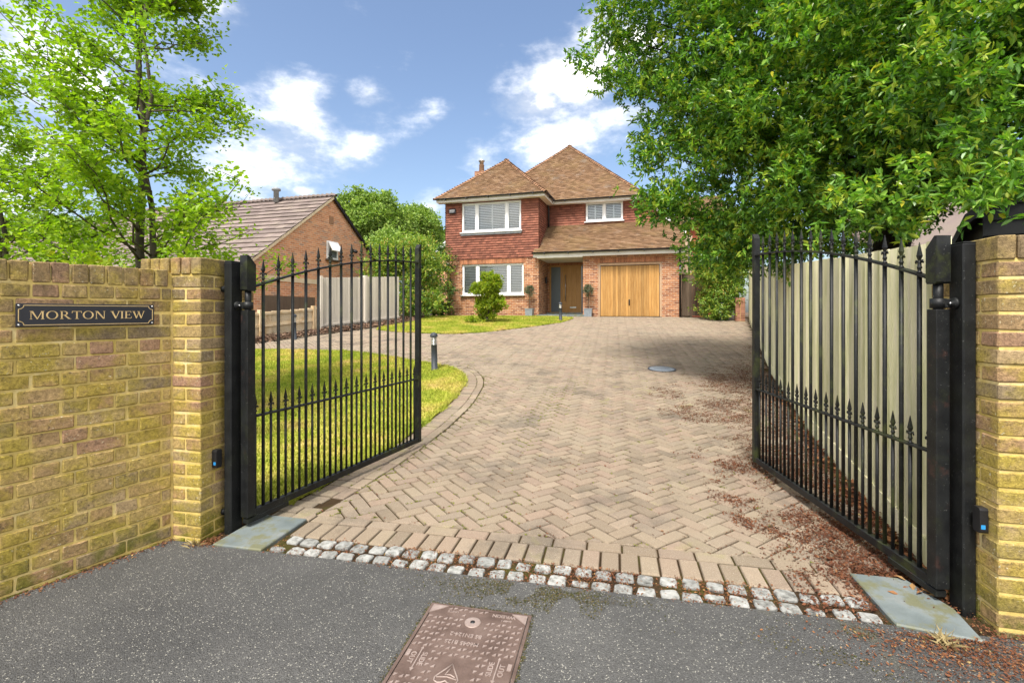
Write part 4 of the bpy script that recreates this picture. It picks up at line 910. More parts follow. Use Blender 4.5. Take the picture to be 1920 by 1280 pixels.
# --- roofs
def roof_face(parent, A, B, up, poly_pts, mat=m['roof'], name='roof_tiles', tw=.17, ga=.115, lift=.03):
    "tiles over the plane through A with horizontal A->B; poly_pts are 3-D corners"
    A = Vector(A); Uv = (Vector(B) - A).normalized(); n = Uv.cross(Vector(up)).normalized()
    if n.z < 0: n = -n
    Sv = n.cross(Uv).normalized()
    if Sv.z < 0: Sv = -Sv
    q = [((Vector(p) - A).dot(Uv), (Vector(p) - A).dot(Sv)) for p in poly_pts]; mb = MB(); tiles(mb, A, Uv, Sv, n, q, tw, ga, lift)
    o = mb.build(name, mat, parent); tag(o, kind='stuff'); return n
def hips(parent, A, B, step=.15, r=.10, name='hip_tile', mat=None):
    A, B = Vector(A), Vector(B); d = B - A; n = int(d.length / step); dn = d.normalized()
    mb = MB(); vs = []; fs = []; K = 6
    for e, (rr, s) in enumerate(((r * 1.12, -.09), (r * .82, .13))):
        for th in (0, .016):
            for k in range(K + 1): t_ = PI * (.06 + .88 * k / K); vs.append((s, (rr - th) * math.cos(t_), (rr - th) * math.sin(t_) - .045 + (.025 if e == 0 else 0)))
    N = K + 1
    for k in range(K): fs += [(k, 2 * N + k, 2 * N + k + 1, k + 1), (N + k, k, k + 1, N + k + 1)]
    mb.add(vs, fs, smooth=False); me = mb.mesh(name, mat or m['hip'])
    rx = dn; ry = Vector((0, 0, 1)).cross(rx).normalized(); rz_ = rx.cross(ry); M = Matrix((rx, ry, rz_)).transposed().to_euler()
    for i in range(n + 1): inst(name, me, parent, A + d * (i / n) + Vector((0, 0, random.uniform(-.006, .006))), (M.x, M.y, M.z + random.uniform(-.05, .05)))
OV = .35
# bay roof
ex0, ex1, ey = BL - OV, BR + OV, -OV; ax = (ex0 + ex1) / 2 + .05; hw = (ex1 - ex0) / 2; ay = ey + hw; az_ = EW + .9 * hw
e0, e1, ap = (ex0, ey, EW), (ex1, ey, EW), (ax, ay, az_); bk = (ax, 5.5, az_)
mb = MB(); D = Vector((0, 0, -.03))
mb.add([Vector(p) + D for p in (e0, e1, ap, bk, (ex1, 5.5, EW), (ex0, 5.5, EW))], [(0, 1, 2), (1, 4, 3, 2), (0, 2, 3, 5)]); rb = mb.build('bay_roof', m['roof'], hs)
roof_face(rb, e0, e1, (0, 1, .9), [e0, e1, ap]); roof_face(rb, e1, (ex1, 5.5, EW), (-1, 0, .9), [e1, (ex1, 5.5, EW), bk, ap]); roof_face(rb, e0, (ex0, 5.5, EW), (1, 0, .9), [e0, ap, bk, (ex0, 5.5, EW)])
hips(rb, e0, ap); hips(rb, e1, ap); hips(rb, ap, bk, .3)
# main roof
T = .95; mx1 = -1.4; my = VW - OV; run = 3.96; apx, apy, apz = mx1 - run, my + run, EW + T * run; mx0 = apx - run; back = 10.5
m0, m1, ap = (mx0, my, EW), (mx1, my, EW), (apx, apy, apz); bk = (apx, back, apz); lo = (.30, my + .02, EW - T * 1.7); 
mb = MB(); mb.add([Vector(p) + D for p in (m0, m1, ap, bk, (mx1, back, EW), (mx0, back, EW), (.30, VW - .12, EW - T * 1.7), (.30, back, EW - T * 1.7), (mx1, VW - .12, EW))], [(0, 1, 2), (1, 4, 3, 2), (0, 2, 3, 5), (8, 6, 7, 4)]); rm = mb.build('main_roof', m['roof'], hs)
roof_face(rm, m0, m1, (0, 1, T), [m0, m1, ap]); roof_face(rm, (.30, VW - .12, EW - T * 1.7), (.30, back, EW - T * 1.7), (-1, 0, T), [(.30, VW - .12, EW - T * 1.7), (.30, back, EW - T * 1.7), bk, ap, m1])
roof_face(rm, m0, (mx0, back, EW), (1, 0, T), [m0, ap, bk, (mx0, back, EW)]); hips(rm, m0, ap); hips(rm, m1, ap); hips(rm, ap, bk, .3)
# lean-to roof over porch and garage
lx0, lx1 = BR - .18, .18; ly0, ly1, lz0, lz1 = -.30, VW, 2.74, 4.20
mb = MB(); mb.add([Vector(p) + D for p in ((lx0, ly0, lz0), (lx1, ly0, lz0), (lx1, ly1, lz1), (BR + .02, ly1, lz1))], [(0, 1, 2, 3)]); rl = mb.build('lean_to_roof', m['roof'], hs)
k_ = (0 - ly0) / (ly1 - ly0); zc = lz0 + (lz1 - lz0) * k_
for q_ in ([(lx0, ly0, lz0), (BR + .02, ly0, lz0), (BR + .02, -.02, zc - .015), (lx0, -.02, zc - .015)], [(BR + .02, ly0, lz0), (lx1, ly0, lz0), (lx1, ly1, lz1), (BR + .02, ly1, lz1)]):
    roof_face(rl, (lx0, ly0, lz0), (lx1, ly0, lz0), (0, ly1 - ly0, lz1 - lz0), q_)
# rear wing beyond the right slope
mb = MB(); mb.box(.4, 2.2, 6.5, 10, -.3, 4.9); mb.build('rear_wing_wall', m['hungflat'] if 'hungflat' in m else m['house_brick'], hs)
mb = MB(); A_ = [(.1, 6.2, 4.9), (2.5, 6.2, 4.9), (2.5, 8.3, 6.6), (.1, 8.3, 6.6)]; mb.add([Vector(p) + D for p in A_], [(0, 1, 2, 3)]); rr_ = mb.build('rear_wing_roof', m['roof'], hs); roof_face(rr_, A_[0], A_[1], (0, 2.1, 1.7), A_)
mb = MB(); mb.box(.1, 2.5, 6.1, 6.19, 4.8, 4.9); mb.build('rear_gutter', m['black'], hs)
# fascias, gutters, barge boards, soffits
def fascia(pts, z0, z1, name='fascia', th=.022):
    mb = MB()
    for (xa, ya), (xb, yb) in zip(pts[:-1], pts[1:]):
        d = Vector((xb - xa, yb - ya)).normalized(); nn = Vector((-d.y, d.x)) * th; q = [(xa, ya), (xb, yb), (xb + nn.x, yb + nn.y), (xa + nn.x, ya + nn.y)]
        mb.prism(ccw(q), 'z', z0, z1)
    return mb.build(name, m['fascia'], hs)
fascia([(ex0 + .02, ey + .02), (ex1 - .02, ey + .02), (ex1 - .02, VW - .3)], EW - .17, EW - .01); fascia([(ex1, my + .02), (mx1, my + .02)], EW - .17, EW - .01); fascia([(lx0, ly0 + .02), (lx1, ly0 + .02)], lz0 - .21, lz0 - .01)
mb = MB(); mb.box(ex0 + .03, ex1 - .03, ey + .045, .0, EW - .165, EW - .15); mb.box(BR, ex1 - .045, .0, VW - .3, EW - .165, EW - .15); mb.box(BR, mx1, my + .045, VW, EW - .164, EW - .15); mb.box(BR - .1, lx1, ly0 + .045, 0, lz0 - .205, lz0 - .19); mb.build('soffit', m['fascia'], hs)
def gutter(pts, z, brackets=True):
    mb = MB(); r = .062
    for (xa, ya), (xb, yb) in zip(pts[:-1], pts[1:]):
        d = Vector((xb - xa, yb - ya, 0)); L = d.length; d.normalize(); nn = Vector((d.y, -d.x, 0)); vs = []; fs = []; K = 8
        for P in (Vector((xa, ya, z)) - d * .03, Vector((xb, yb, z)) + d * .03):
            for k in range(K + 1): t_ = PI + PI * k / K; vs.append(P + nn * (r * math.cos(t_) + r + .004) + Vector((0, 0, r * math.sin(t_))))
            for k in range(K + 1): t_ = 2 * PI - PI * k / K; vs.append(P + nn * ((r - .006) * math.cos(t_) + r + .004) + Vector((0, 0, (r - .006) * math.sin(t_))))
        n2 = 2 * (K + 1)
        for k in range(n2): fs.append((k, (k + 1) % n2, n2 + (k + 1) % n2, n2 + k))
        mb.add(vs, fs, smooth=False)
    g = mb.build('gutter', m['black'], hs)
    for (xa, ya), (xb, yb) in zip(pts[:-1], pts[1:]):
        d = Vector((xb - xa, yb - ya, 0)); L = d.length; d.normalize(); nn = Vector((d.y, -d.x, 0)); n = max(1, int(L / .95))
        for i in range(n):
            c = Vector((xa, ya, z)) + d * (L * (i + .5) / n) + nn * .066; mb = MB(); mb.box(-.02, .02, -.068, .066, -.085, -.005); o = mb.build('bracket', m['black'], g); o.location = c; o.rotation_euler = (0, 0, math.atan2(d.y, d.x))
gutter([(ex0 + .0, ey), (ex1, ey), (ex1, my - .05)], EW - .005); gutter([(ex1 + .06, my), (mx1 + .05, my)], EW - .005); gutter([(lx0, ly0), (lx1, ly0)], lz0 - .005)
mb = MB(); A_ = Vector((mx1 + .02, VW - .13, EW - .02)); B_ = Vector((.33, VW - .13, EW - T * 1.73)); dd = (B_ - A_)
mb.add([A_, B_, B_ + Vector((0, 0, -.2)), A_ + Vector((0, 0, -.2)), A_ + Vector((0, .03, 0)), B_ + Vector((0, .03, 0)), B_ + Vector((0, .03, -.2)), A_ + Vector((0, .03, -.2))], [(0, 3, 2, 1), (4, 5, 6, 7), (0, 1, 5, 4), (3, 7, 6, 2), (1, 2, 6, 5), (0, 4, 7, 3)]); mb.build('barge_board', m['white'], hs)
mb = MB(); mb.tube([(BR + .05, VW - .25, EW - .05), (BR + .10, VW - .12, EW - .32), (BR + .10, VW - .12, 4.05)], .038, 8); mb.build('downpipe', m['black'], hs)
mb = MB(); mb.tube([(-.02, ly0 - .06, lz0 - .06), (-.02, ly0 - .04, lz0 - .2), (.0, -.06, lz0 - .45), (.0, -.06, 0)], .036, 8); mb.build('downpipe', m['black'], hs)
mb = MB(); mb.bbox(-.03, .05, -.13, -.06, 1.75, 1.98, .01); mb.tube([(.05, -.1, 1.95), (.13, -.14, 2.02)], .03, 8); mb.build('wall_lamp', m['zinc'], hs)
# chimney, alarm box, camera
mb = MB(); mb.bbox(-9.85, -9.35, 2.8, 3.3, 4.5, 7.42, .01); ch = mb.build('chimney', m['house_brick'], hs)
mb = MB(); mb.lathe([(.15, 7.4), (.14, 7.5), (.125, 7.72), (.145, 7.78)], 12, (-9.55, 3.05, 0)); mb.build('chimney_pot', m['hip'], ch)
mb = MB(); mb.lathe([(.11, 7.78), (.11, 7.96), (.16, 7.97), (.16, 8.03), (.0, 8.06)], 12, (-9.55, 3.05, 0)); mb.build('cowl', m['steel'], ch)
mb = MB(); mb.bbox(-10.0, -9.67, -.10, -.02, 4.68, 4.90, .02); ab = mb.build('alarm_box', m['signblack'], hs)
for z_, h_ in ((4.80, .045), (4.735, .02)):
    mb = MB(); x = -9.95
    while x < -9.73: w = random.uniform(.018, .034); mb.box(x, x + w, -.104, -.1005, z_, z_ + h_); x += w + .010
    mb.build('lettering', m['white'], ab)
mb = MB(); mb.bbox(BL + .08, BL + .16, -.10, -.0, 2.36, 2.44, .01); mb.tube([(BL + .12, -.16, 2.36), (BL + .12, -.06, 2.40)], .04, 10); mb.build('security_camera', m['white'], hs)
mb = MB(); mb.lathe([(.04, 1.5), (.05, 1.56), (.05, 1.75), (.03, 1.8)], 8, (BR + .07, 1.2, 0)); mb.build('porch_lamp', m['black'], hs)

# ---------------------------------------------------------------- side gate by the garage
sgt = empty('side_gate', hs.matrix_basis @ Vector((.02, .55, 0)) if False else Vector((6.72, 19.2, HZ0)) + Matrix.Rotation(HA, 3, 'Z') @ Vector((.10, .55, 0)), HA); tag(sgt, 'brown close boarded timber side gate between garage and shrub', 'gate')
for i in range(9): mb = MB(); mb.bbox(i * .1 + .002, i * .1 + .098, 0, .022, .03, 1.70, .004); mb.build('board', m['brownboard'], sgt)
mb = MB(); mb.bbox(-.02, .92, -.015, .035, 1.70, 1.76, .004); mb.build('top_rail', m['brownboard'], sgt)
mb = MB(); mb.bbox(.905, 1.0, -.03, .06, -.1, 1.82, .005); mb.build('post', m['brownboard'], sgt)

# ================================================================ NEIGHBOURS
nb_ = empty('bungalow', (-7.14, 19.0, 1.0), HA); tag(nb_, 'orange brick bungalow with brown tiled roof and gable facing the drive', 'house')
# local: ridge along -x from the gable at x = 0; gable from y = -4.4 to 4.2
hN, hF, zr = 4.5, 4.3, 4.95; zn, zf = zr - .72 * hN, zr - .72 * hF
GW_ = (-.45, .15, 2.6, 3.40)
mb = MB(); mb.prism([(-hN + .3, -.3), (hF - .3, -.3), (hF - .3, zf + .15), (0, zr - .05), (-hN + .3, zn + .15)], 'x', -9.8, 0.); mb.build('wall', m['gable_brick'], nb_)
mb = MB(); mb.box(.001, .05, -.32, .34, 2.44, 3.16)
wN = mb.build('window', m['white'], nb_)
mb = MB(); mb.box(.051, .058, -.22, .24, 2.52, 2.78); mb.build('pane', m['doorgrey'], wN)
mb = MB(); T_ = Matrix.Translation((.05, 0, 3.12)) @ Matrix.Rotation(-.55, 4, 'Y'); mb.box(0, .03, -.29, .31, -.42, 0, T=T_); mb.build('top_light', m['white'], wN)
mb = MB(); mb.box(.0, .12, -.38, .40, 2.38, 2.44); mb.build('sill', m['soil'], wN)
mb = MB(); mb.box(.0, .02, -.14, .10, 3.85, 4.15); mb.build('vent', m['hip'], nb_)
mb = MB(); mb.tube([(0, 1.35, 2.98), (.22, 1.35, 2.90)], .07, 8); mb.build('flood_lamp', m['black'], nb_)
mb = MB(); mb.box(0., .03, -3.6, -.9, 1.42, 1.60); mb.build('lintel', m['verge'], nb_)
mb = MB(); mb.box(0., .025, -3.5, -1.0, -.3, .92); mb.build('boarding', m['brownboard'], nb_)
D = Vector((0, 0, -.03)); rf = MB(); e_n = [(.12, -hN, zn), (-12, -hN, zn), (-12, 0, zr), (.12, 0, zr)]; e_f = [(.12, hF, zf), (-12, hF, zf), (-12, 0, zr), (.12, 0, zr)]
rf.add([Vector(p) + D for p in e_n], [(0, 1, 2, 3)]); rf.add([Vector(p) + D for p in e_f], [(0, 1, 2, 3)]); rf = rf.build('roof', m['conc_tile'], nb_)
roof_face(rf, e_n[0], e_n[1], (0, 1, .72), e_n, m['conc_tile'], tw=.38, ga=.34, lift=.035); roof_face(rf, e_f[0], e_f[1], (0, -1, .72), e_f, m['conc_tile'], tw=.38, ga=.34, lift=.035)
hips(rf, (-12, 0, zr + .02), (.1, 0, zr + .02), .21, .12, 'ridge_tile', m['conc_tile'])
for nm, (ya, za) in (('n', (-hN, zn)), ('f', (hF, zf))):
    mb = MB(); A_ = Vector((.06, ya, za - .02)); B_ = Vector((.06, 0, zr - .02)); mb.add([A_, B_, B_ + Vector((0, 0, -.10)), A_ + Vector((0, 0, -.10)), A_ + Vector((.06, 0, 0)), B_ + Vector((.06, 0, 0)), B_ + Vector((.06, 0, -.10)), A_ + Vector((.06, 0, -.10))], [(0, 1, 2, 3), (4, 7, 6, 5), (0, 4, 5, 1), (3, 2, 6, 7), (0, 3, 7, 4), (1, 5, 6, 2)]); mb.build('verge', m['verge'] if nm == 'n' else m['blackboard'], rf)
mb = MB(); mb.lathe([(.10, 4.8), (.10, 5.25), (.17, 5.27), (.17, 5.35), (.06, 5.4)], 10, (-2.4, -.3, 0)); mb.build('flue', m['lead'], rf)
# further bungalow behind the young trees
b2 = empty('bungalow', (-19.5, 21.5, .7), HA); tag(b2, 'pale roofed bungalow half hidden behind the young tree at the far left', 'house')
mb = MB(); mb.prism([(-3.2, -.3), (3.2, -.3), (3.2, 2.3), (0, 3.9), (-3.2, 2.3)], 'x', -6, 3.6); mb.build('wall', m['gable_brick'], b2)
e_n = [(4, -3.6, 2.2), (-6.5, -3.6, 2.2), (-6.5, 0, 4.0), (4, 0, 4.0)]; mb = MB(); mb.add([Vector(p) + D for p in e_n], [(0, 1, 2, 3)]); mb.add([Vector((p[0], -p[1], p[2])) + D for p in e_n], [(0, 1, 2, 3)]); r2 = mb.build('roof', m['conc_tile'], b2)
roof_face(r2, e_n[0], e_n[1], (0, 1, .5), e_n, m['conc_tile'], tw=.38, ga=.34, lift=.035)
mb = MB(); mb.box(-6.5, 4.05, -3.68, -3.58, 2.05, 2.2); mb.build('fascia', m['white'], b2)
mb = MB(); mb.box(-2.6, -1.4, -2.6, -2.5, 2.72, 2.80, T=Matrix.Translation((0, 0, 0))); mb.build('skylight', m['white'], b2)
# brick gable with white barge board between the trees and the house
b3 = empty('distant_house', (-4.4, 30, 1.1), HA); tag(b3, 'distant brick gable with white barge board beside the house', 'house')
mb = MB(); mb.prism([(-.6, -.3), (7, -.3), (7, 4.2), (3.4, 6.9), (-.6, 3.6)], 'y', 0, 6); mb.build('wall', m['gable_brick'], b3)
mb = MB(); mb.prism([(-.95, 3.32), (3.4, 6.95), (3.4, 7.22), (-.95, 3.60)], 'y', -.2, -.12); mb.build('barge_board', m['white'], b3)
mb = MB(); mb.add([(-.95, -.2, 3.62), (3.4, -.2, 7.24), (3.4, 6.2, 7.24), (-.95, 6.2, 3.62)], [(0, 1, 2, 3)]); mb.build('roof', m['roof'], b3)
# right-hand side: bungalow and black shed beyond the fence
b4 = empty('bungalow', (12.6, 15.0, .9), 0); tag(b4, 'pale green boarded bungalow with tiled roof glimpsed above the right fence', 'house')
mb = MB(); mb.box(-.2, 5, 1.0, 6, -.3, 2.5); mb.build('wall', m['paleboard'], b4)
mb = MB(); mb.prism([(.9, -.3), (4.6, -.3), (4.6, 2.6), (2.75, 4.4), (.9, 2.6)], 'y', -.6, 1.2); gab = mb.build('gable', m['paleboard'], b4)
for i in range(20): 
    mb = MB(); z_ = -.2 + i * .2; hwid = 1.85 if z_ < 2.5 else max(.1, 1.85 - (z_ - 2.5) * 1.03); mb.box(2.75 - hwid, 2.75 + hwid, -.62, -.60, z_, z_ + .185); mb.build('board', m['paleboard'], gab)
A_ = [(-1.1, .4, 2.35), (3.5, .4, 2.35), (3.5, 3.5, 4.2), (-.2, 3.5, 4.2)]; mb = MB(); mb.add([Vector(p) + D for p in A_], [(0, 1, 2, 3)]); r4 = mb.build('roof', m['roof'], b4); roof_face(r4, A_[0], A_[1], (0, 3.1, 1.85), A_, m['conc_tile'], tw=.2, ga=.14)
for s in (-1, 1): mb = MB(); mb.prism([(2.75, 4.62), (2.75 + s * 2.2, 2.48), (2.75 + s * 2.2, 2.36), (2.75, 4.46)], 'y', -.8, 1.3); mb.build('roof_slope', m['conc_tile'], b4)
sh = empty('black_shed', (4.66, 4.75, .02), R(-40)); tag(sh, 'black weatherboarded shed with pitched roof at the right edge behind the pier', 'shed')
mb = MB(); mb.prism([(0, 0), (3.2, 0), (3.2, 2.33), (1.6, 3.75), (0, 2.33)], 'y', .03, 2.6); mb.build('body', m['blackboard'], sh)
for i in range(24):
    z_ = i * .15; hwid = 1.6 if z_ < 2.2 else max(.05, 1.6 - (z_ - 2.2) * 1.12); mb = MB(); mb.add([(1.6 - hwid, -.004, z_), (1.6 + hwid, -.004, z_), (1.6 + hwid, .026, z_ + .148), (1.6 - hwid, .026, z_ + .148), (1.6 - hwid, .03, z_), (1.6 + hwid, .03, z_)], [(0, 1, 2, 3), (0, 4, 5, 1), (0, 3, 4), (1, 5, 2)]); mb.build('board', m['blackboard'], sh)
for s in (-1, 1): mb = MB(); mb.prism([(1.6, 3.86), (1.6 + s * 1.74, 2.31), (1.6 + s * 1.74, 2.20), (1.6, 3.74)], 'y', -.14, 2.7); mb.build('roof_slope', m['blackboard'], sh)

# ================================================================ FENCES
fc = empty('board_fence', (0, 0, 0), 0); tag(fc, 'tall pale close boarded timber fence along the right of the drive', 'fence')
def fence_top(y): return 1.74 + max(0, (y - 2.6)) * .072 if y < 6.3 else G(y) + 1.90
runs = [(FENCE0 - (FE1 - FENCE0).normalized() * .1, FE1), (FE1, FE2)]
for A2, B2 in runs:
    d2 = (B2 - A2); L2 = d2.length; an = math.atan2(d2.y, d2.x); d2.normalize(); TM = Matrix.Translation((A2.x, A2.y, 0)) @ Matrix.Rotation(an, 4, 'Z'); s = 0; w = .105
    while s < L2 - .03:
        y_ = A2.y + d2.y * s; zt = fence_top(y_) + random.uniform(-.006, .006); zb = G(y_) + .16; mb = MB(); x0, x1 = s + .003, min(s + w - .003, L2 + .01)
        mb.add([TM @ Vector(p) for p in ((x0, -.006, zb), (x1, -.006, zb), (x1, .024, zb), (x0, .004, zb), (x0, -.006, zt), (x1, -.006, zt), (x1, .024, zt), (x0, .004, zt))], [(3, 2, 1, 0), (4, 5, 6, 7), (0, 1, 5, 4), (1, 2, 6, 5), (2, 3, 7, 6), (3, 0, 4, 7)])
        mb.build('board', m['feather'], fc); s += w
    n2 = max(1, round(L2 / 2.9)); st_ = L2 / n2
    for k in range(n2):
        s0 = k * st_; y_ = A2.y + d2.y * s0; y2 = A2.y + d2.y * (s0 + st_); mb = MB()
        mb.add([TM @ Vector(p) for p in ((s0, -.026, G(y_) - .05), (s0 + st_, -.026, G(y2) - .05), (s0 + st_, -.026, G(y2) + .155), (s0, -.026, G(y_) + .155), (s0, .026, G(y_) - .05), (s0 + st_, .026, G(y2) - .05), (s0 + st_, .026, G(y2) + .155), (s0, .026, G(y_) + .155))], [(0, 3, 2, 1), (4, 5, 6, 7), (0, 1, 5, 4), (3, 7, 6, 2), (0, 4, 7, 3), (1, 2, 6, 5)]); mb.build('gravel_board', m['feather'], fc)
        mb = MB(); mb.bbox(s0 - .05, s0 + .05, -.14, -.03, G(y_) - .1, fence_top(y_) - .05, .005, T=TM); mb.build('post', m['feather'], fc)
# neighbour's fences on the left
A_, B_ = Vector((-7.6, 11.4, 0)), Vector((-5.92, 14.7, 0)); C_ = Vector((-4.15, 17.6, 0))
def board_fence(name, A, B, h, bw_, mat, label, rails=(), cap=False):
    d = B - A; L = d.length; ang = math.atan2(d.y, d.x); f = empty(name, (A.x, A.y, 0), ang); tag(f, label, 'fence'); s = 0; dn = d.normalized()
    while s < L - .02:
        y_ = A.y + dn.y * s; z = G(y_); w = min(bw_, L - s); mb = MB(); mb.bbox(s + .002, s + w - .002, -.011 + random.uniform(-.004, .004), .011, z + .05, z + h, .003); mb.build('board', mat, f); s += bw_
    for r_ in rails:
        mb = MB(); z0_, z1_ = G(A.y) + r_, G(B.y) + r_; mb.add([(0, -.045, z0_), (L, -.045, z1_), (L, -.045, z1_ + .06), (0, -.045, z0_ + .06), (0, .0, z0_), (L, .0, z1_), (L, .0, z1_ + .06), (0, .0, z0_ + .06)], [(0, 1, 2, 3), (7, 6, 5, 4), (3, 2, 6, 7), (1, 0, 4, 5)]); mb.build('rail', mat, f)
    for s in np.arange(0, L + .1, 1.75): y_ = A.y + dn.y * s; mb = MB(); mb.bbox(s - .05, s + .05, -.07, .05, G(y_) - .1, G(y_) + h + .05, .004); mb.build('post', mat, f)
    return f
board_fence('low_fence', A_, B_, .72, .30, m['lowboard'], 'low patchy brown timber fence seen through the left gate', (.62, .30))
board_fence('tall_fence', B_ + Vector((.03, .05, 0)), C_, 1.62, .105, m['greyboard'], 'tall grey weathered board fence in front of the bungalow', (.12,))
# brick stub at the end of the right fence
stp = empty('brick_stub', (8.35, 17.6, G(17.6)), HA); tag(stp, 'short red brick stub pillar beside the shrub at the fence end', 'brick pillar')
for k in range(11):
    for j in range(2): mb = MB(); o_ = .11 if k % 2 else 0; x_ = -.165 + j * .165; mb.bbox(x_ + .003, x_ + .160, -.15, .15, k * .078, k * .078 + .070, .004); mb.build('brick', m['sold2'] if 'sold2' in m else m['hip'], stp)
mb = MB(); mb.box(-.158, .158, -.143, .143, -.1, .85); mb.build('mortar_core', m['mortar'], stp)

# ================================================================ BOLLARDS AND POTS
def bollard(x, y, label):
    b = empty('bollard_light', (x, y, G(y))); tag(b, label, 'bollard light', 'low bollard lights along the drive')
    mb = MB(); mb.lathe([(.075, -.02), (.075, .01), (.058, .014), (.054, .44), (.058, .445), (.058, .455), (.03, .456)], 16); mb.build('post', m['bollard'], b)
    mb = MB(); mb.lathe([(.040, .455), (.040, .60)], 14); mb.build('diffuser', m['white'], b)
    for i in range(5): mb = MB(); z = .468 + i * .028; mb.lathe([(.038, z), (.060, z - .006), (.062, z + .002), (.042, z + .010)], 16); mb.build('louvre', m['steel'], b)
    mb = MB(); mb.lathe([(.058, .598), (.072, .602), (.072, .618), (.064, .648), (.045, .672), (.0, .684)], 16); mb.build('cap', m['bollard'], b)
    b.rotation_euler = (0, -.02, 0); return b
bollard(-1.42, 8.80, 'dark grey bollard light on the lawn corner right of the left gate'); bollard(1.80, 17.75, 'small dark bollard light standing in front of the front door')
bollard(-5.78, 12.75, 'bollard light behind the gate bars beside the bark mulch'); bollard(7.72, 17.65, 'bollard light half hidden in the shrub by the side gate')
# ================================================================ PLANTS
def unit(n): 
    v = rng.normal(size=(n, 3)); return v / np.linalg.norm(v, axis=1, keepdims=True)
def leaves(P, D, ln, wd_, mat, name, var, six=True, droop=.15, upw=None):
    "one folded leaf per row of P (base) and D (direction)"
    n = len(P); D = D / np.linalg.norm(D, axis=1, keepdims=True)
    up = np.tile([0, 0, 1.], (n, 1)) + rng.normal(size=(n, 3)) * .55
    Rr = np.cross(D, up); Rr /= np.maximum(np.linalg.norm(Rr, axis=1, keepdims=True), 1e-6); N = np.cross(Rr, D)
    L = ln[:, None]; W = wd_[:, None] / 2; dz = -droop * L * N
    if six:
        base = P; tip = P + D * L + dz; l1 = P + D * L * .33 - Rr * W * .9 + N * W * .35; l2 = P + D * L * .68 - Rr * W * .75 + N * W * .3 + dz * .5; r1 = P + D * L * .33 + Rr * W * .9 + N * W * .35; r2 = P + D * L * .68 + Rr * W * .75 + N * W * .3 + dz * .5
        V = np.stack([base, l1, l2, tip, r2, r1], 1).reshape(-1, 3); k = np.arange(n)[:, None] * 6
        F = np.concatenate([k + [0, 3, 2, 1], k + [0, 5, 4, 3]], 1).reshape(-1, 4)
    else:
        base = P; tip = P + D * L + dz; l = P + D * L * .48 - Rr * W + N * W * .25; r = P + D * L * .48 + Rr * W + N * W * .25
        V = np.stack([base, l, tip, r], 1).reshape(-1, 3); k = np.arange(n)[:, None] * 4
        F = np.concatenate([k + [0, 2, 1], k + [0, 3, 2]], 1).reshape(-1, 3)
    return npmesh(name, V, F, mat, np.repeat(var, 2))
def lobes_points(lobes, dens, shell=.55, spray=.22, per=12):
    "clusters of foliage near the surface of a set of lobes: returns positions and outward directions"
    P = []; Dn = []
    for (c, r) in lobes:
        c = np.array(c); r = np.array(r if hasattr(r, '__len__') else (r, r, r)); ns = max(4, int(dens * (r.prod() ** (2 / 3))))
        u = unit(ns); rad = shell + (1 - shell) * rng.random(ns) ** .5; rad *= 1 + .12 * rng.normal(size=ns)
        s = c + u * r * rad[:, None]
        k = rng.poisson(per, ns) + 1; i = np.repeat(np.arange(ns), k)
        q = s[i] + rng.normal(size=(len(i), 3)) * spray * np.array([1, 1, .7]); P.append(q); Dn.append(u[i])
    return np.concatenate(P), np.concatenate(Dn)
def rosettes(P, Dn, per, ln, wd_, spread=.9, jitter=.02):
    n = len(P); i = np.repeat(np.arange(n), per); d = Dn[i] * .5 + unit(len(i)) * spread + np.array([0, 0, .12]); 
    return P[i] + rng.normal(size=(len(i), 3)) * jitter, d, ln * (.7 + .6 * rng.random(len(i))), wd_ * (.75 + .5 * rng.random(len(i)))
def put(name, me, parent, kind='stuff'):
    o = bpy.data.objects.new(name, me); link(o, parent); tag(o, kind=kind); return o
def limb(mb, a, b, r0, r1, wob=.1, n=5, k=7):
    a, b = Vector(a), Vector(b); pts = []
    for i in range(n + 1):
        t_ = i / n; p = a.lerp(b, t_)
        if 0 < i < n: p += Vector((random.uniform(-wob, wob), random.uniform(-wob, wob), random.uniform(-wob, wob) * .5))
        pts.append(p)
    mb.tube(pts, [r0 + (r1 - r0) * i / n for i in range(n + 1)], k); return pts
# ---- big evergreen on the right
bt = empty('evergreen_tree', (5.6, 7.4, G(7.4))); tag(bt, 'large glossy leaved evergreen tree overhanging the right fence and gate', 'tree')
off = np.array([5.6, 7.4, G(7.4)])
LB = [(1300, 60, 8.0, 1.15), (1215, 0, 8, .75), (1275, 205, 7.6, .68), (1290, 290, 7.6, .6), (1325, 365, 7.5, .6), (1345, 435, 7.5, .5), (1345, 500, 7.6, .42), (1400, 150, 7.2, 1.4), (1425, 330, 6.8, 1.1), (1510, 60, 6.5, 1.5), (1545, 230, 6.2, 1.3), (1555, 355, 6.0, .78),
      (1660, 120, 5.6, 1.3), (1720, 250, 5.6, .95), (1780, 60, 5, 1.2), (1840, 190, 4.8, .9), (1910, 100, 4.3, 1.0), (1925, 270, 3.9, .42), (1640, 395, 4.3, .27), (1365, 215, 7.6, .8), (1450, 300, 7.4, .9), (1500, 400, 7.2, .7), (1440, 420, 7.4, .55), (1600, 420, 7.6, .6), (1330, 120, 8.4, .9), (1430, 60, 8, 1.2), (1395, 430, 7, .72), (1460, 425, 6.5, .5), (1880, 340, 3.6, .22), (1850, 300, 3.9, .32), (1590, 400, 5.6, .35), (1730, 340, 6.4, .6), (1480, 440, 6.6, .35),
      (1400, -170, 7, 1.8), (1700, -170, 6, 2.0), (2010, -20, 5, 1.5), (2080, 190, 5, 1.3), (1250, -130, 8, 1.1), (1500, 190, 8.6, 1.9), (1760, 120, 7.6, 2.0), (1650, 280, 8.2, 1.3), (1850, 250, 7.5, 1.2)]
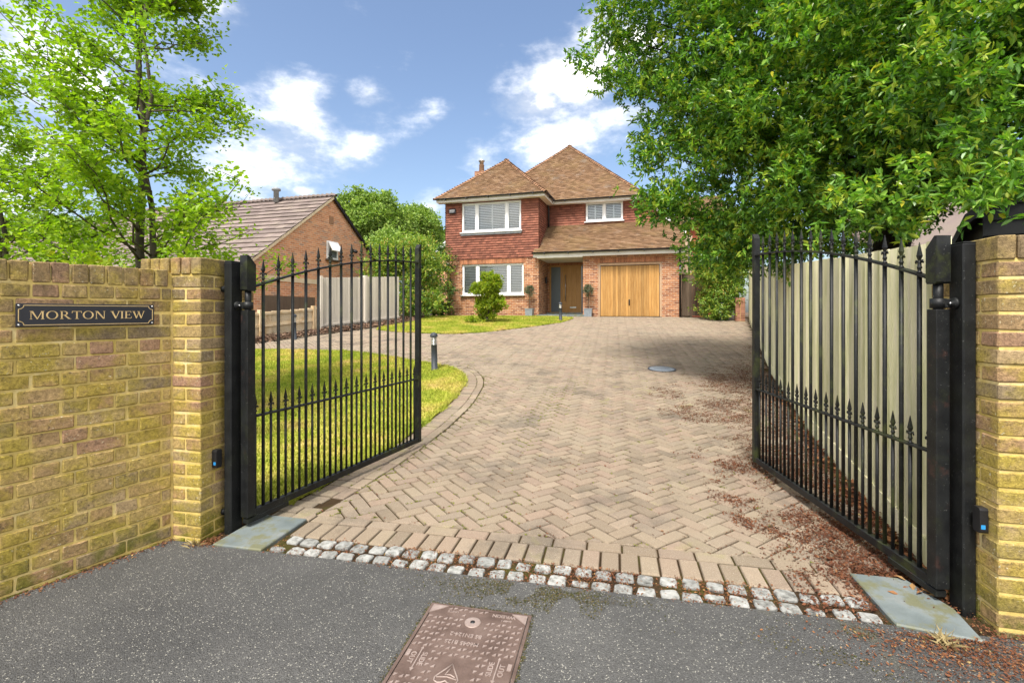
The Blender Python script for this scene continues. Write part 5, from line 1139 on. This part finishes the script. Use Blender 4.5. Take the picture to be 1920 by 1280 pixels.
lobes = [(tuple(at(px, py, Y)), (r, r, r * .95)) for px, py, Y, r in LB]
TIP = [(1100, 118, 7.8), (1128, 60, 7.9), (1150, 140, 7.8), (1150, 20, 8), (1175, 170, 7.8), (1228, 285, 7.6), (1222, 378, 7.4), (1235, 385, 7.4), (1250, 400, 7.4), (1270, 395, 7.4), (1175, 95, 7.9), (1210, 130, 7.8), (1235, 235, 7.6)]
lobes += [(tuple(at(px, py, Y)), (.20, .18, .13)) for px, py, Y in TIP]
P, Dn = lobes_points(lobes, 40, .62, .15, 13)
cd = np.linalg.norm(P - np.array([0, 0, 1.37]), axis=1)
keepm = cd > 2.6; P, Dn = P[keepm], Dn[keepm]
Pl, Dl, Ll, Wl = rosettes(P, Dn, 9, .080, .035)
var = np.clip(rng.normal(.50, .24, len(Pl)), 0, .84); yel = rng.random(len(Pl)) < .012; var[yel] = .97 
cl = np.repeat(rng.normal(0, .2, len(P)), 9); var = np.where(yel, var, np.clip(var + cl, 0, .84))
dist = np.linalg.norm(Pl - np.array([0, 0, 1.37]), axis=1); xx = Pl[:, 0] / Pl[:, 1]; zz_ = (Pl[:, 2] - 1.37) / Pl[:, 1]
vis = (np.abs(xx) < 1.06) & (zz_ < .64) & (zz_ > -.5); order = np.argsort(np.where(vis, dist, 99))[:300]
rest_ = np.ones(len(Pl), bool); rest_[order] = False
put('crown', leaves(Pl[rest_] - off, Dl[rest_], Ll[rest_], Wl[rest_], m['laurel'], 'crown', var[rest_]), bt)
tmpl = [leaves(np.zeros((1, 3)), np.array([[1., 0, 0]]), np.array([.09]), np.array([.036]), m['laurel'], 'leaf', np.array([v_])) for v_ in (.25, .4, .5, .62, .75)]
for i in order:
    d = Vector(Dl[i]).normalized(); q = d.to_track_quat('X', 'Z').to_euler(); s = Ll[i] / .09
    inst('leaf', random.choice(tmpl), bt, Vector(Pl[i] - off), (q.x + random.uniform(-.6, .6), q.y, q.z), (s, s, s))
mb = MB(); o_ = Vector(off); tr0 = Vector((5.35, 7.0, G(7) - .1)) - o_
p_ = limb(mb, tr0, at(1690, 330, 7.0) - o_, .30, .20, .08, 6, 10)
for px, py, Y, r in ((1620, 200, 6.6, .10), (1500, 150, 7, .09), (1760, 150, 6, .11), (1820, 240, 5.2, .07), (1400, 250, 7.2, .07), (1880, 330, 4.2, .035), (1560, 400, 6, .05), (1850, 120, 5.2, .07), (1640, 50, 7, .1)):
    limb(mb, at(1690, 340, 7.0) - o_, at(px, py, Y) - o_, r * 1.3, r * .35, .12, 6)
for px, py, Y in TIP: limb(mb, at(px + 130, py + 40, Y + .2) - o_, at(px, py, Y) - o_, .014, .004, .04, 4, 5)
mb.build('trunk', m['darkbark'], bt)
# ---- young trees on the left
def young_tree(x, y, H, nb, label, mat, lean=0, z0=1.0, Lm=1.45, sd=1, skip=None, upright=.62, nleaf=34):
    random.seed(sd); t_ = empty('young_tree', (x, y, G(y))); tag(t_, label, 'tree'); mb = MB(); tips = []
    top = Vector((lean, .1, H)); tp = limb(mb, (0, 0, 0), top, .062, .012, .05, 9, 8); tp2 = limb(mb, (.1, .03, 0), (.22 + lean, -.1, H * .8), .05, .01, .06, 8, 8)
    for i in range(nb):
        f = i / nb; st = tp if random.random() < .6 else tp2; h = z0 + (H * (1.0 if st is tp else .8) - z0) * f; k = min(len(st) - 2, int(h / st[-1].z * (len(st) - 1))); a = st[k].lerp(st[k + 1], random.random())
        az_ = random.uniform(0, 2 * PI); L = Lm * (1 - .62 * f) * random.uniform(.7, 1.15); e = upright + random.uniform(-.25, .25)
        b = a + Vector((math.cos(az_) * L, math.sin(az_) * L, L * e)); pts = limb(mb, a, b, .016 * (1 - .5 * f), .004, .07, 5, 5)
        for q in range(9):
            c = pts[1 + int(random.random() * (len(pts) - 1.01))].lerp(pts[-1], random.random() * .5); dv = Vector((random.uniform(-1, 1), random.uniform(-1, 1), random.uniform(-.25, .9))).normalized() * random.uniform(.12, .34) * (1 - .3 * f)
            mb.tube([c, c + dv], [.004, .0018], 4); tips.append((c, dv))
    P = []; Dd = []
    for c, dv in tips:
        for k in range(nleaf): s = random.random(); P.append(c + dv * s + Vector((random.gauss(0, .075), random.gauss(0, .075), random.gauss(0, .06)))); Dd.append(dv.normalized() * .5 + Vector((random.uniform(-1, 1), random.uniform(-1, 1), random.uniform(-.7, .5))))
    P = np.array([tuple(p) for p in P]); Dd = np.array([tuple(p) for p in Dd]); n = len(P)
    W = P + [x, y, G(y)]; k = np.ones(n, bool)
    if skip is not None: k = skip(W)
    P, Dd = P[k], Dd[k]; n = len(P)
    v_ = np.clip(rng.normal(.45, .22, n) - .10 * (P[:, 2] - 2) / 3, 0, 1)
    put('crown', leaves(P, Dd, 0.062 * (.7 + .6 * rng.random(n)), .046 * (.7 + .5 * rng.random(n)), mat, 'crown', v_, six=False), t_)
    mb.build('trunk', m['bark'], t_); return t_
notwall = lambda W: (W[:, 1] > 3.6)
young_tree(-4.28, 5.55, 6.3, 84, 'slender young tree with light green leaves behind the brick wall', m['spring'], -.1, .9, 1.5, 3, notwall, .55)
young_tree(-6.5, 6.1, 4.3, 44, 'second young tree cut by the left edge of the picture', m['spring'], -.2, .8, 1.35, 5, notwall, .5)
def shrub(name, loc, lobes, dens, ln, wd_, mat, label, cat='shrub', per=7, spray=.10, six=False, shell=.5, group=None, stems=5, vm=.45):
    s = empty(name, loc); tag(s, label, cat, group); P, Dn = lobes_points(lobes, dens, shell, spray, 8); zmin = .02; k = P[:, 2] > zmin; P, Dn = P[k], Dn[k]
    Pl, Dl, Ll, Wl = rosettes(P, Dn, per, ln, wd_, .9, ln * .3); put('crown', leaves(Pl, Dl, Ll, Wl, mat, 'crown', np.clip(rng.normal(vm, .22, len(Pl)) + np.repeat(rng.normal(0, .1, len(P)), per), 0, 1), six), s)
    mb = MB()
    for (c, r) in lobes[:stems + 3]: limb(mb, (random.uniform(-.05, .05), random.uniform(-.05, .05), -.05), c, .02, .006, .05, 4, 5)
    mb.build('stem', m['bark'], s); return s
# lime-leaved shrub behind the wall
shrub('lime_shrub', (-3.7, 4.3, 0), [((-.35, .1, 1.55), (.5, .3, .3)), ((.25, .1, 1.60), (.4, .3, .28)), ((.75, .2, 1.5), (.3, .3, .3)), ((-.8, .1, 1.55), (.4, .3, .3)), ((0, .1, .9), (.6, .4, .7))], 60, .065, .05, m['lime'], 'yellow green shrub peeping over the brick wall')
# bright bush on the front lawn
shrub('acer_bush', (-.86, 17.1, G(17.1)), [((.0, 0, .28), (.26, .26, .26)), ((.0, 0, .85), (.34, .3, .5)), ((.05, 0, 1.25), (.3, .28, .35)), ((-.12, 0, .62), (.34, .32, .26)), ((.30, 0, .68), (.36, .32, .24)), ((.05, 0, .95), (.28, .28, .2)), ((-.22, 0, 1.20), (.42, .34, .20)), ((.18, 0, 1.30), (.38, .32, .18)), ((.22, 0, 1.55), (.30, .26, .14)), ((-.02, 0, 1.66), (.2, .2, .12)), ((-.55, -.1, .12), (.22, .18, .10)), ((-.45, 0, 1.12), (.16, .16, .1))], 260, .085, .042, m['lime'], 'bright green bushy shrub standing on the lawn before the house', per=9, spray=.06, shell=.3)
# hedges and shrubs
shrub('photinia_shrub', (-4.05, 19.0, G(19)), [((-.7, 0, 1.5), (1.0, .8, 1.2)), ((.2, .1, 1.2), (.9, .8, 1.1)), ((-.3, .2, 2.4), (1.0, .8, .7)), ((.5, .3, 2.3), (.7, .8, .8)), ((-1.0, .2, 2.3), (.7, .7, .8)), ((.5, -.2, .6), (.9, .7, .55)), ((.9, .4, 1.8), (.6, .6, .9)), ((-1.5, -.1, 1.8), (.5, .5, .8)), ((.1, .5, 2.9), (.7, .8, .4))], 75, .11, .05, m['hedge'], 'tall mixed yellow green hedge shrub at the end of the grey fence', per=6, spray=.16)
shrub('laurel_shrub', (-3.55, 21.6, HZ0), [((.3, 0, .9), (.7, .7, .9)), ((-.1, 0, 2.0), (.7, .7, .9)), ((-.6, 0, 1.0), (.6, .6, .9)), ((.35, .2, 2.7), (.5, .6, .6)), ((-.6, .1, 2.6), (.6, .6, .7)), ((.1, -.5, .45), (.7, .5, .4))], 75, .12, .055, m['hedge_dark'], 'dark green laurel shrub against the left corner of the house', per=6, spray=.15)
shrub('laurel_shrub', (7.75, 18.2, G(18.2)), [((0, 0, .6), (.62, .6, .6)), ((.1, 0, 1.3), (.72, .6, .7)), ((-.15, 0, 1.9), (.6, .6, .6)), ((.45, .1, 1.8), (.55, .6, .7)), ((.1, .2, 2.5), (.8, .6, .5)), ((-.2, -.1, 2.9), (.6, .5, .4)), ((.5, .2, 3.2), (.8, .6, .5)), ((-.1, -.35, .45), (.6, .4, .42)), ((.3, -.3, 1.0), (.5, .4, .5))], 130, .11, .05, m['hedge'], 'leafy green shrub filling the corner between side gate and fence', per=6, spray=.14, vm=.42)
# background trees
def far_tree(px, py, Y, rx, rz_, label, dens=26, sd=0):
    c = at(px, py, Y); t_ = empty('broadleaf_tree', (c.x, Y, HZ0)); tag(t_, label, 'tree', 'trees behind the houses'); zc = c.z - HZ0; lob = [((0, 0, zc), (rx * .72, rx * .7, rz_ * .75))]
    for k in range(15): a = random.uniform(0, 2 * PI); e = random.uniform(-.6, 1.2); r_ = rx * random.uniform(.28, .42); lob.append(((math.cos(a) * math.cos(e) * (rx - r_), math.sin(a) * math.cos(e) * (rx - r_), zc + math.sin(e) * (rz_ - r_)), (r_, r_, r_ * .85)))
    P, Dn = lobes_points(lob, dens, .6, .25, 10); Pl, Dl, Ll, Wl = rosettes(P, Dn, 4, .26, .16, .9, .1)
    put('crown', leaves(Pl, Dl, Ll, Wl, m['fartree'], 'crown', np.clip(rng.normal(.45, .2, len(Pl)) + np.repeat(rng.normal(0, .12, len(P)), 4), 0, 1), False), t_)
    mb = MB(); limb(mb, (0, 0, 0), (0, 0, zc), .35, .15, .15, 5, 8); mb.build('trunk', m['bark'], t_)
far_tree(695, 430, 42, 3.6, 3.6, 'large rounded tree rising behind the bungalow gable'); far_tree(785, 440, 50, 3.6, 3.1, 'lighter rounded tree between the big tree and the house', 24); far_tree(735, 480, 36, 2.6, 2.0, 'low leafy tree under the big rounded tree', 24); far_tree(640, 470, 46, 3.4, 2.6, 'tree top partly hidden by the bungalow gable', 20); far_tree(835, 470, 60, 4.2, 2.8, 'farthest tree half hidden by the house corner', 16)
far_tree(1330, 470, 34, 3.2, 3.6, 'tree behind the house seen past its right side', 18); far_tree(1700, 380, 30, 5, 4, 'tree beyond the right hand neighbour', 12)
far_tree(120, 470, 40, 6, 3.2, 'tree beyond the far left bungalow', 12)
# potted standards either side of the door
def potted(lx, ly, label):
    w = Vector((6.72, 19.2, HZ0)) + Matrix.Rotation(HA, 3, 'Z') @ Vector((lx, ly, 0)); p = empty('potted_olive', w, HA); tag(p, label, 'potted tree', 'potted trees beside the front door')
    mb = MB(); a, b = .145, .165; z0_, z1_ = 0., .33
    mb.add([(-a, -a, z0_), (a, -a, z0_), (a, a, z0_), (-a, a, z0_), (-b, -b, z1_), (b, -b, z1_), (b, b, z1_), (-b, b, z1_)], [(3, 2, 1, 0), (0, 1, 5, 4), (1, 2, 6, 5), (2, 3, 7, 6), (3, 0, 4, 7)]); pt = mb.build('pot', m['zinc'], p)
    mb = MB()
    for x0_, x1_, y0_, y1_ in ((-b - .01, b + .01, -b - .01, -b + .012), (-b - .01, b + .01, b - .012, b + .01), (-b - .01, -b + .012, -b + .012, b - .012), (b - .012, b + .01, -b + .012, b - .012)): mb.box(x0_, x1_, y0_, y1_, .315, .345)
    mb.build('rim', m['zinc'], pt); mb = MB(); mb.box(-b + .01, b - .01, -b + .01, b - .01, .27, .29); mb.build('soil', m['soil'], pt)
    mb = MB(); limb(mb, (0, 0, .28), (0, 0, 1.1), .013, .010, .012, 5, 6); mb.build('stem', m['bark'], p)
    P, Dn = lobes_points([((0, 0, 1.10), (.20, .20, .22)), ((.03, 0, 1.22), (.13, .13, .12))], 1500, .35, .03, 3); Pl, Dl, Ll, Wl = rosettes(P, Dn, 5, .055, .016, .8, .01)
    put('crown', leaves(Pl, Dl, Ll, Wl, m['olive'], 'crown', rng.random(len(Pl)), False), p)
potted(-6.12, -.35, 'olive standard in a zinc cube pot left of the front door'); potted(-3.62, -.28, 'olive standard in a zinc cube pot between front door and garage')

# ================================================================ LITTER, WEEDS, CHIPS
def scatter_flat(name, P, size, aspect, mat, var, label, cat, tilt=.35, parent=None):
    n = len(P); a = rng.random(n) * 2 * PI; D = np.stack([np.cos(a), np.sin(a), rng.normal(0, tilt, n)], 1); me = leaves(P, D, size, size * aspect, mat, name, var, False, .05)
    o = bpy.data.objects.new(name, me); link(o, parent); tag(o, label, cat, kind='stuff'); return o
def vnoise(x, y, f, seed):
    r = np.random.default_rng(seed); T_ = r.random((64, 64)); X = (x * f) % 63; Y = (y * f) % 63; i = X.astype(int); j = Y.astype(int); u = X - i; v = Y - j; u = u * u * (3 - 2 * u); v = v * v * (3 - 2 * v)
    return T_[i, j] * (1 - u) * (1 - v) + T_[i + 1, j] * u * (1 - v) + T_[i, j + 1] * (1 - u) * v + T_[i + 1, j + 1] * u * v
n = 260000; Y = 2.2 + rng.random(n) ** 1.4 * 9.5; fx = np.vectorize(fence_x)(Y)
wband = np.where(Y < 4.2, .50 + .50 * np.clip((Y - 2.3) / 1.9, 0, 1), 1.0 + .16 * (Y - 4.2)); wband = np.where(Y > 7.2, 1.5 - .28 * (Y - 7.2), wband); wband = np.clip(wband, .3, 2)
u = rng.random(n); X = fx - .03 - u * wband * 1.4
e = 1.4 * u; nz = vnoise(X + 40, Y + 40, 2.6, 1) * .6 + vnoise(X + 40, Y + 40, 8.0, 2) * .45
# the line swept by the gate stays thicker
dens = np.clip(1.36 - e * 1.15 + (nz - .5) * 2.2, 0, 1) ** 1.8 * 1.5
dens *= np.where((Y > 7.6), np.clip(1 - (Y - 7.6) / 2.0, .08, 1), 1)
keepm = rng.random(n) < dens * .85 * np.where(Y < 2.9, .45, 1)
gq = (X - O0.x) * gv.x + (Y - O0.y) * gv.y; nq = (X - O0.x) * nv.x + (Y - O0.y) * nv.y; keepm &= ~((gq > GW - .36) & (nq < .24) & (rng.random(n) > .06)); X, Y = X[keepm], Y[keepm]
nn_ = (X - O0.x) * nv.x + (Y - O0.y) * nv.y; gg_ = (X - O0.x) * gv.x + (Y - O0.y) * gv.y
# most of it lies in the joints: nudge pieces down a little
P = np.stack([X, Y, Gv(Y) + .001 + rng.random(len(X)) * .007], 1); size = .005 + rng.random(len(X)) ** 4 * .022
scatter_flat('leaf_litter', P, size, .55, m['litter'], np.clip(rng.normal(.25, .17, len(X)), 0, .8), 'reddish brown leaf litter strewn along the right side of the drive', 'leaf litter')
# bigger fallen leaves at the foot of the fence and gate
n = 420; Y = 2.3 + rng.random(n) ** 1.3 * 5; X = np.vectorize(fence_x)(Y) - np.abs(rng.normal(.02, .09, n)) - .03
P = np.stack([X, Y, Gv(Y) + .006 + rng.random(n) * .02], 1); scatter_flat('fallen_leaves', P, .04 + rng.random(n) * .035, .45, m['litter'], np.clip(rng.normal(.6, .17, n), 0, 1), 'larger orange brown fallen leaves at the foot of the right fence', 'fallen leaves')
# litter between the setts and along the tarmac edge, and at the right pier
n = 9000; gg_ = .36 + rng.random(n) * (GW - .5); q = -.17 + rng.random(n) * .24; kk = rng.random(n) < np.clip(.25 + (vnoise(gg_ + 9, q + 9, 4, 5) - .4) * 2.2, 0, 1); gg_, q = gg_[kk], q[kk]
P = np.stack([O0.x + gv.x * gg_ + nv.x * q, O0.y + gv.y * gg_ + nv.y * q, -.006 + rng.random(len(q)) * .009], 1)
n2 = 5200; ga_ = GW - .12 + rng.normal(0, .22, n2); q2 = -.26 + rng.normal(0, .13, n2); P2 = np.stack([O0.x + gv.x * ga_ + nv.x * q2, O0.y + gv.y * ga_ + nv.y * q2, .003 + rng.random(n2) * .008], 1); k2 = (q2 < -.20) | (ga_ > GW - .02); P2 = P2[k2]
n3 = 700; w_ = rng.random(n3) * 1.1; d3 = np.abs(rng.normal(0, .03, n3)); P3 = np.stack([-2.051 - .519 * w_ + .855 * d3, 2.894 - .855 * w_ - .519 * d3, .003 + rng.random(n3) * .004], 1)
n4 = 500; P4 = np.stack([-1.80 + rng.normal(0, .06, n4), 2.86 + rng.normal(0, .04, n4), .003 + rng.random(n4) * .006], 1)
P = np.concatenate([P, P2, P3, P4]); scatter_flat('leaf_crumbs', P, .006 + rng.random(len(P)) ** 2 * .013, .5, m['litter'], np.clip(rng.normal(.42, .2, len(P)), 0, 1), 'brown leaf crumbs caught between the granite setts and by the piers', 'leaf litter')
# weeds and moss in the joints
def tufts(name, C, k, h, mat, label, cat, spread=.02, wide=.003):
    n = len(C) * k; i = np.repeat(np.arange(len(C)), k); B = C[i] + rng.normal(size=(n, 3)) * [spread, spread, 0]; hh = h * (.4 + .8 * rng.random(n)); D = np.stack([rng.normal(0, .6, n), rng.normal(0, .6, n), np.ones(n)], 1)
    me = leaves(B, D, hh, np.full(n, wide) * (1 + rng.random(n)), mat, name, rng.random(n), False, .3); o = bpy.data.objects.new(name, me); link(o); tag(o, label, cat, kind='stuff')
def edge_points(n, weight):
    "points along the joints between the blocks, thinned by a weight of (x, y)"
    out = []
    cand = [f for f in full if f[1] < 12 and abs(f[0]) / f[1] < 1.1]
    while len(out) < n:
        X_, Y_, q_, _, _ = random.choice(cand)
        if random.random() > weight(X_, Y_): continue
        k = random.randrange(len(q_)); a_, b_ = q_[k], q_[(k + 1) % len(q_)]; t_ = random.random(); x, y = a_[0] + (b_[0] - a_[0]) * t_, a_[1] + (b_[1] - a_[1]) * t_
        out.append((x + random.gauss(0, .003), y + random.gauss(0, .003), G(y) - .004))
    return np.array(out)
def wz(x, y, f, sd): return float(vnoise(np.array([x + 40.]), np.array([y + 40.]), f, sd)[0])
def w_green(x, y):
    s_ = (y - 5.0) / 2.8; st = math.exp(-((x - (.10 + .85 * s_)) / .16) ** 2) if -.1 < s_ < 1.1 else 0
    l = nearest((x, y), SE)[0] if x < .6 and y < 10 else 9
    return min(1, st * 1.0 + (.55 if l < .5 else 0) + (.25 if y < 3.6 and x < .2 else 0) + .05) * (1 if wz(x, y, 5, 3) > .45 else .15)
C = edge_points(1500, w_green); C = np.concatenate([C, np.array([(p[0] + nearest(p, SE)[2].y * d_ + random.gauss(0, .012), p[1] - nearest(p, SE)[2].x * d_ + random.gauss(0, .03), G(p[1]) - .003) for p in [random.choice([q for q in SE if q[1] < 9.3 and q[1] > 3.6]) for _ in range(90)] for d_ in (random.choice((.205, .205, .31, .0)),)])])
tufts('joint_weeds', C, 7, .012, m['weed'], 'small green weeds and moss growing in the joints of the block paving', 'weeds', .006, .004)
w_brown = lambda x, y: min(1, (.6 if y < 4.2 else .18) * (1 if wz(x, y, 3, 6) > .5 else .12) + (.9 * math.exp(-((x - .55) / .35) ** 2 - ((y - 4.5) / .35) ** 2)))
C = edge_points(7000, w_brown); C[:, 2] += .002 + rng.random(len(C)) * .004
scatter_flat('joint_debris', C + rng.normal(size=C.shape) * [.006, .006, 0], .006 + rng.random(len(C)) ** 3 * .02, .5, m['litter'], np.clip(rng.normal(.22, .18, len(C)), 0, 1), 'dark brown debris caught in the joints of the block paving', 'leaf litter')
gp_ = GN(GW - .22, -.25); tufts('dry_grass_tuft', np.array([tuple(gp_)]), 40, .07, m['drygrass'], 'dry straw coloured grass tuft by the right slate slab', 'grass tuft', .02, .0006)
gp_ = Vector((-1.86, 2.82, 0)); tufts('dry_grass_tuft', np.array([tuple(gp_)]), 18, .06, m['drygrass'], 'small dry grass tuft at the foot of the left pier', 'grass tuft', .012, .002)
# moss on the tarmac by the cover and the pier
n = 9000; ga_ = np.concatenate([GW - .25 + rng.normal(0, .28, n // 2), 1.95 + rng.normal(0, .25, n // 2)]); q = np.concatenate([-.34 + rng.normal(0, .09, n // 2), -.24 + rng.normal(0, .07, n // 2)]); kk = (q < -.165) & (vnoise(ga_ * 1 + 20, q + 20, 9, 8) > .52); ga_, q = ga_[kk], q[kk]
ex = rng.random(1500); sd_ = rng.integers(0, 4, 1500); cxg = np.where(sd_ == 0, 1.483, np.where(sd_ == 1, 1.967, 1.49 + ex * .47)); cxn = np.where(sd_ < 2, -.42 - ex * .64, np.where(sd_ == 2, -.418, -1.05)); ga_ = np.concatenate([ga_, cxg + rng.normal(0, .006, 1500)]); q = np.concatenate([q, cxn + rng.normal(0, .006, 1500)])
P = np.stack([O0.x + gv.x * ga_ + nv.x * q, O0.y + gv.y * ga_ + nv.y * q, .001 + rng.random(len(q)) * .003], 1); scatter_flat('moss', P, .004 + rng.random(len(P)) * .006, .8, m['moss'], rng.random(len(P)), 'thin moss on the tarmac around the cast iron cover and right pier', 'moss')
# bark chips
n = 9000; P = []
mx_, my_ = [p[0] for p in MULCH], [p[1] for p in MULCH]
while len(P) < 6500:
    x, y = random.uniform(min(mx_), max(mx_)), random.uniform(min(my_), 19)
    if inside((x, y), MULCH): P.append((x, y, G(y) + .02 + random.random() * .06))
P = np.array(P); scatter_flat('bark_chips', P, .05 + rng.random(len(P)) * .06, .5, m['chips'], rng.random(len(P)), 'brown bark chip mulch along the foot of the left fences', 'bark mulch', .5)
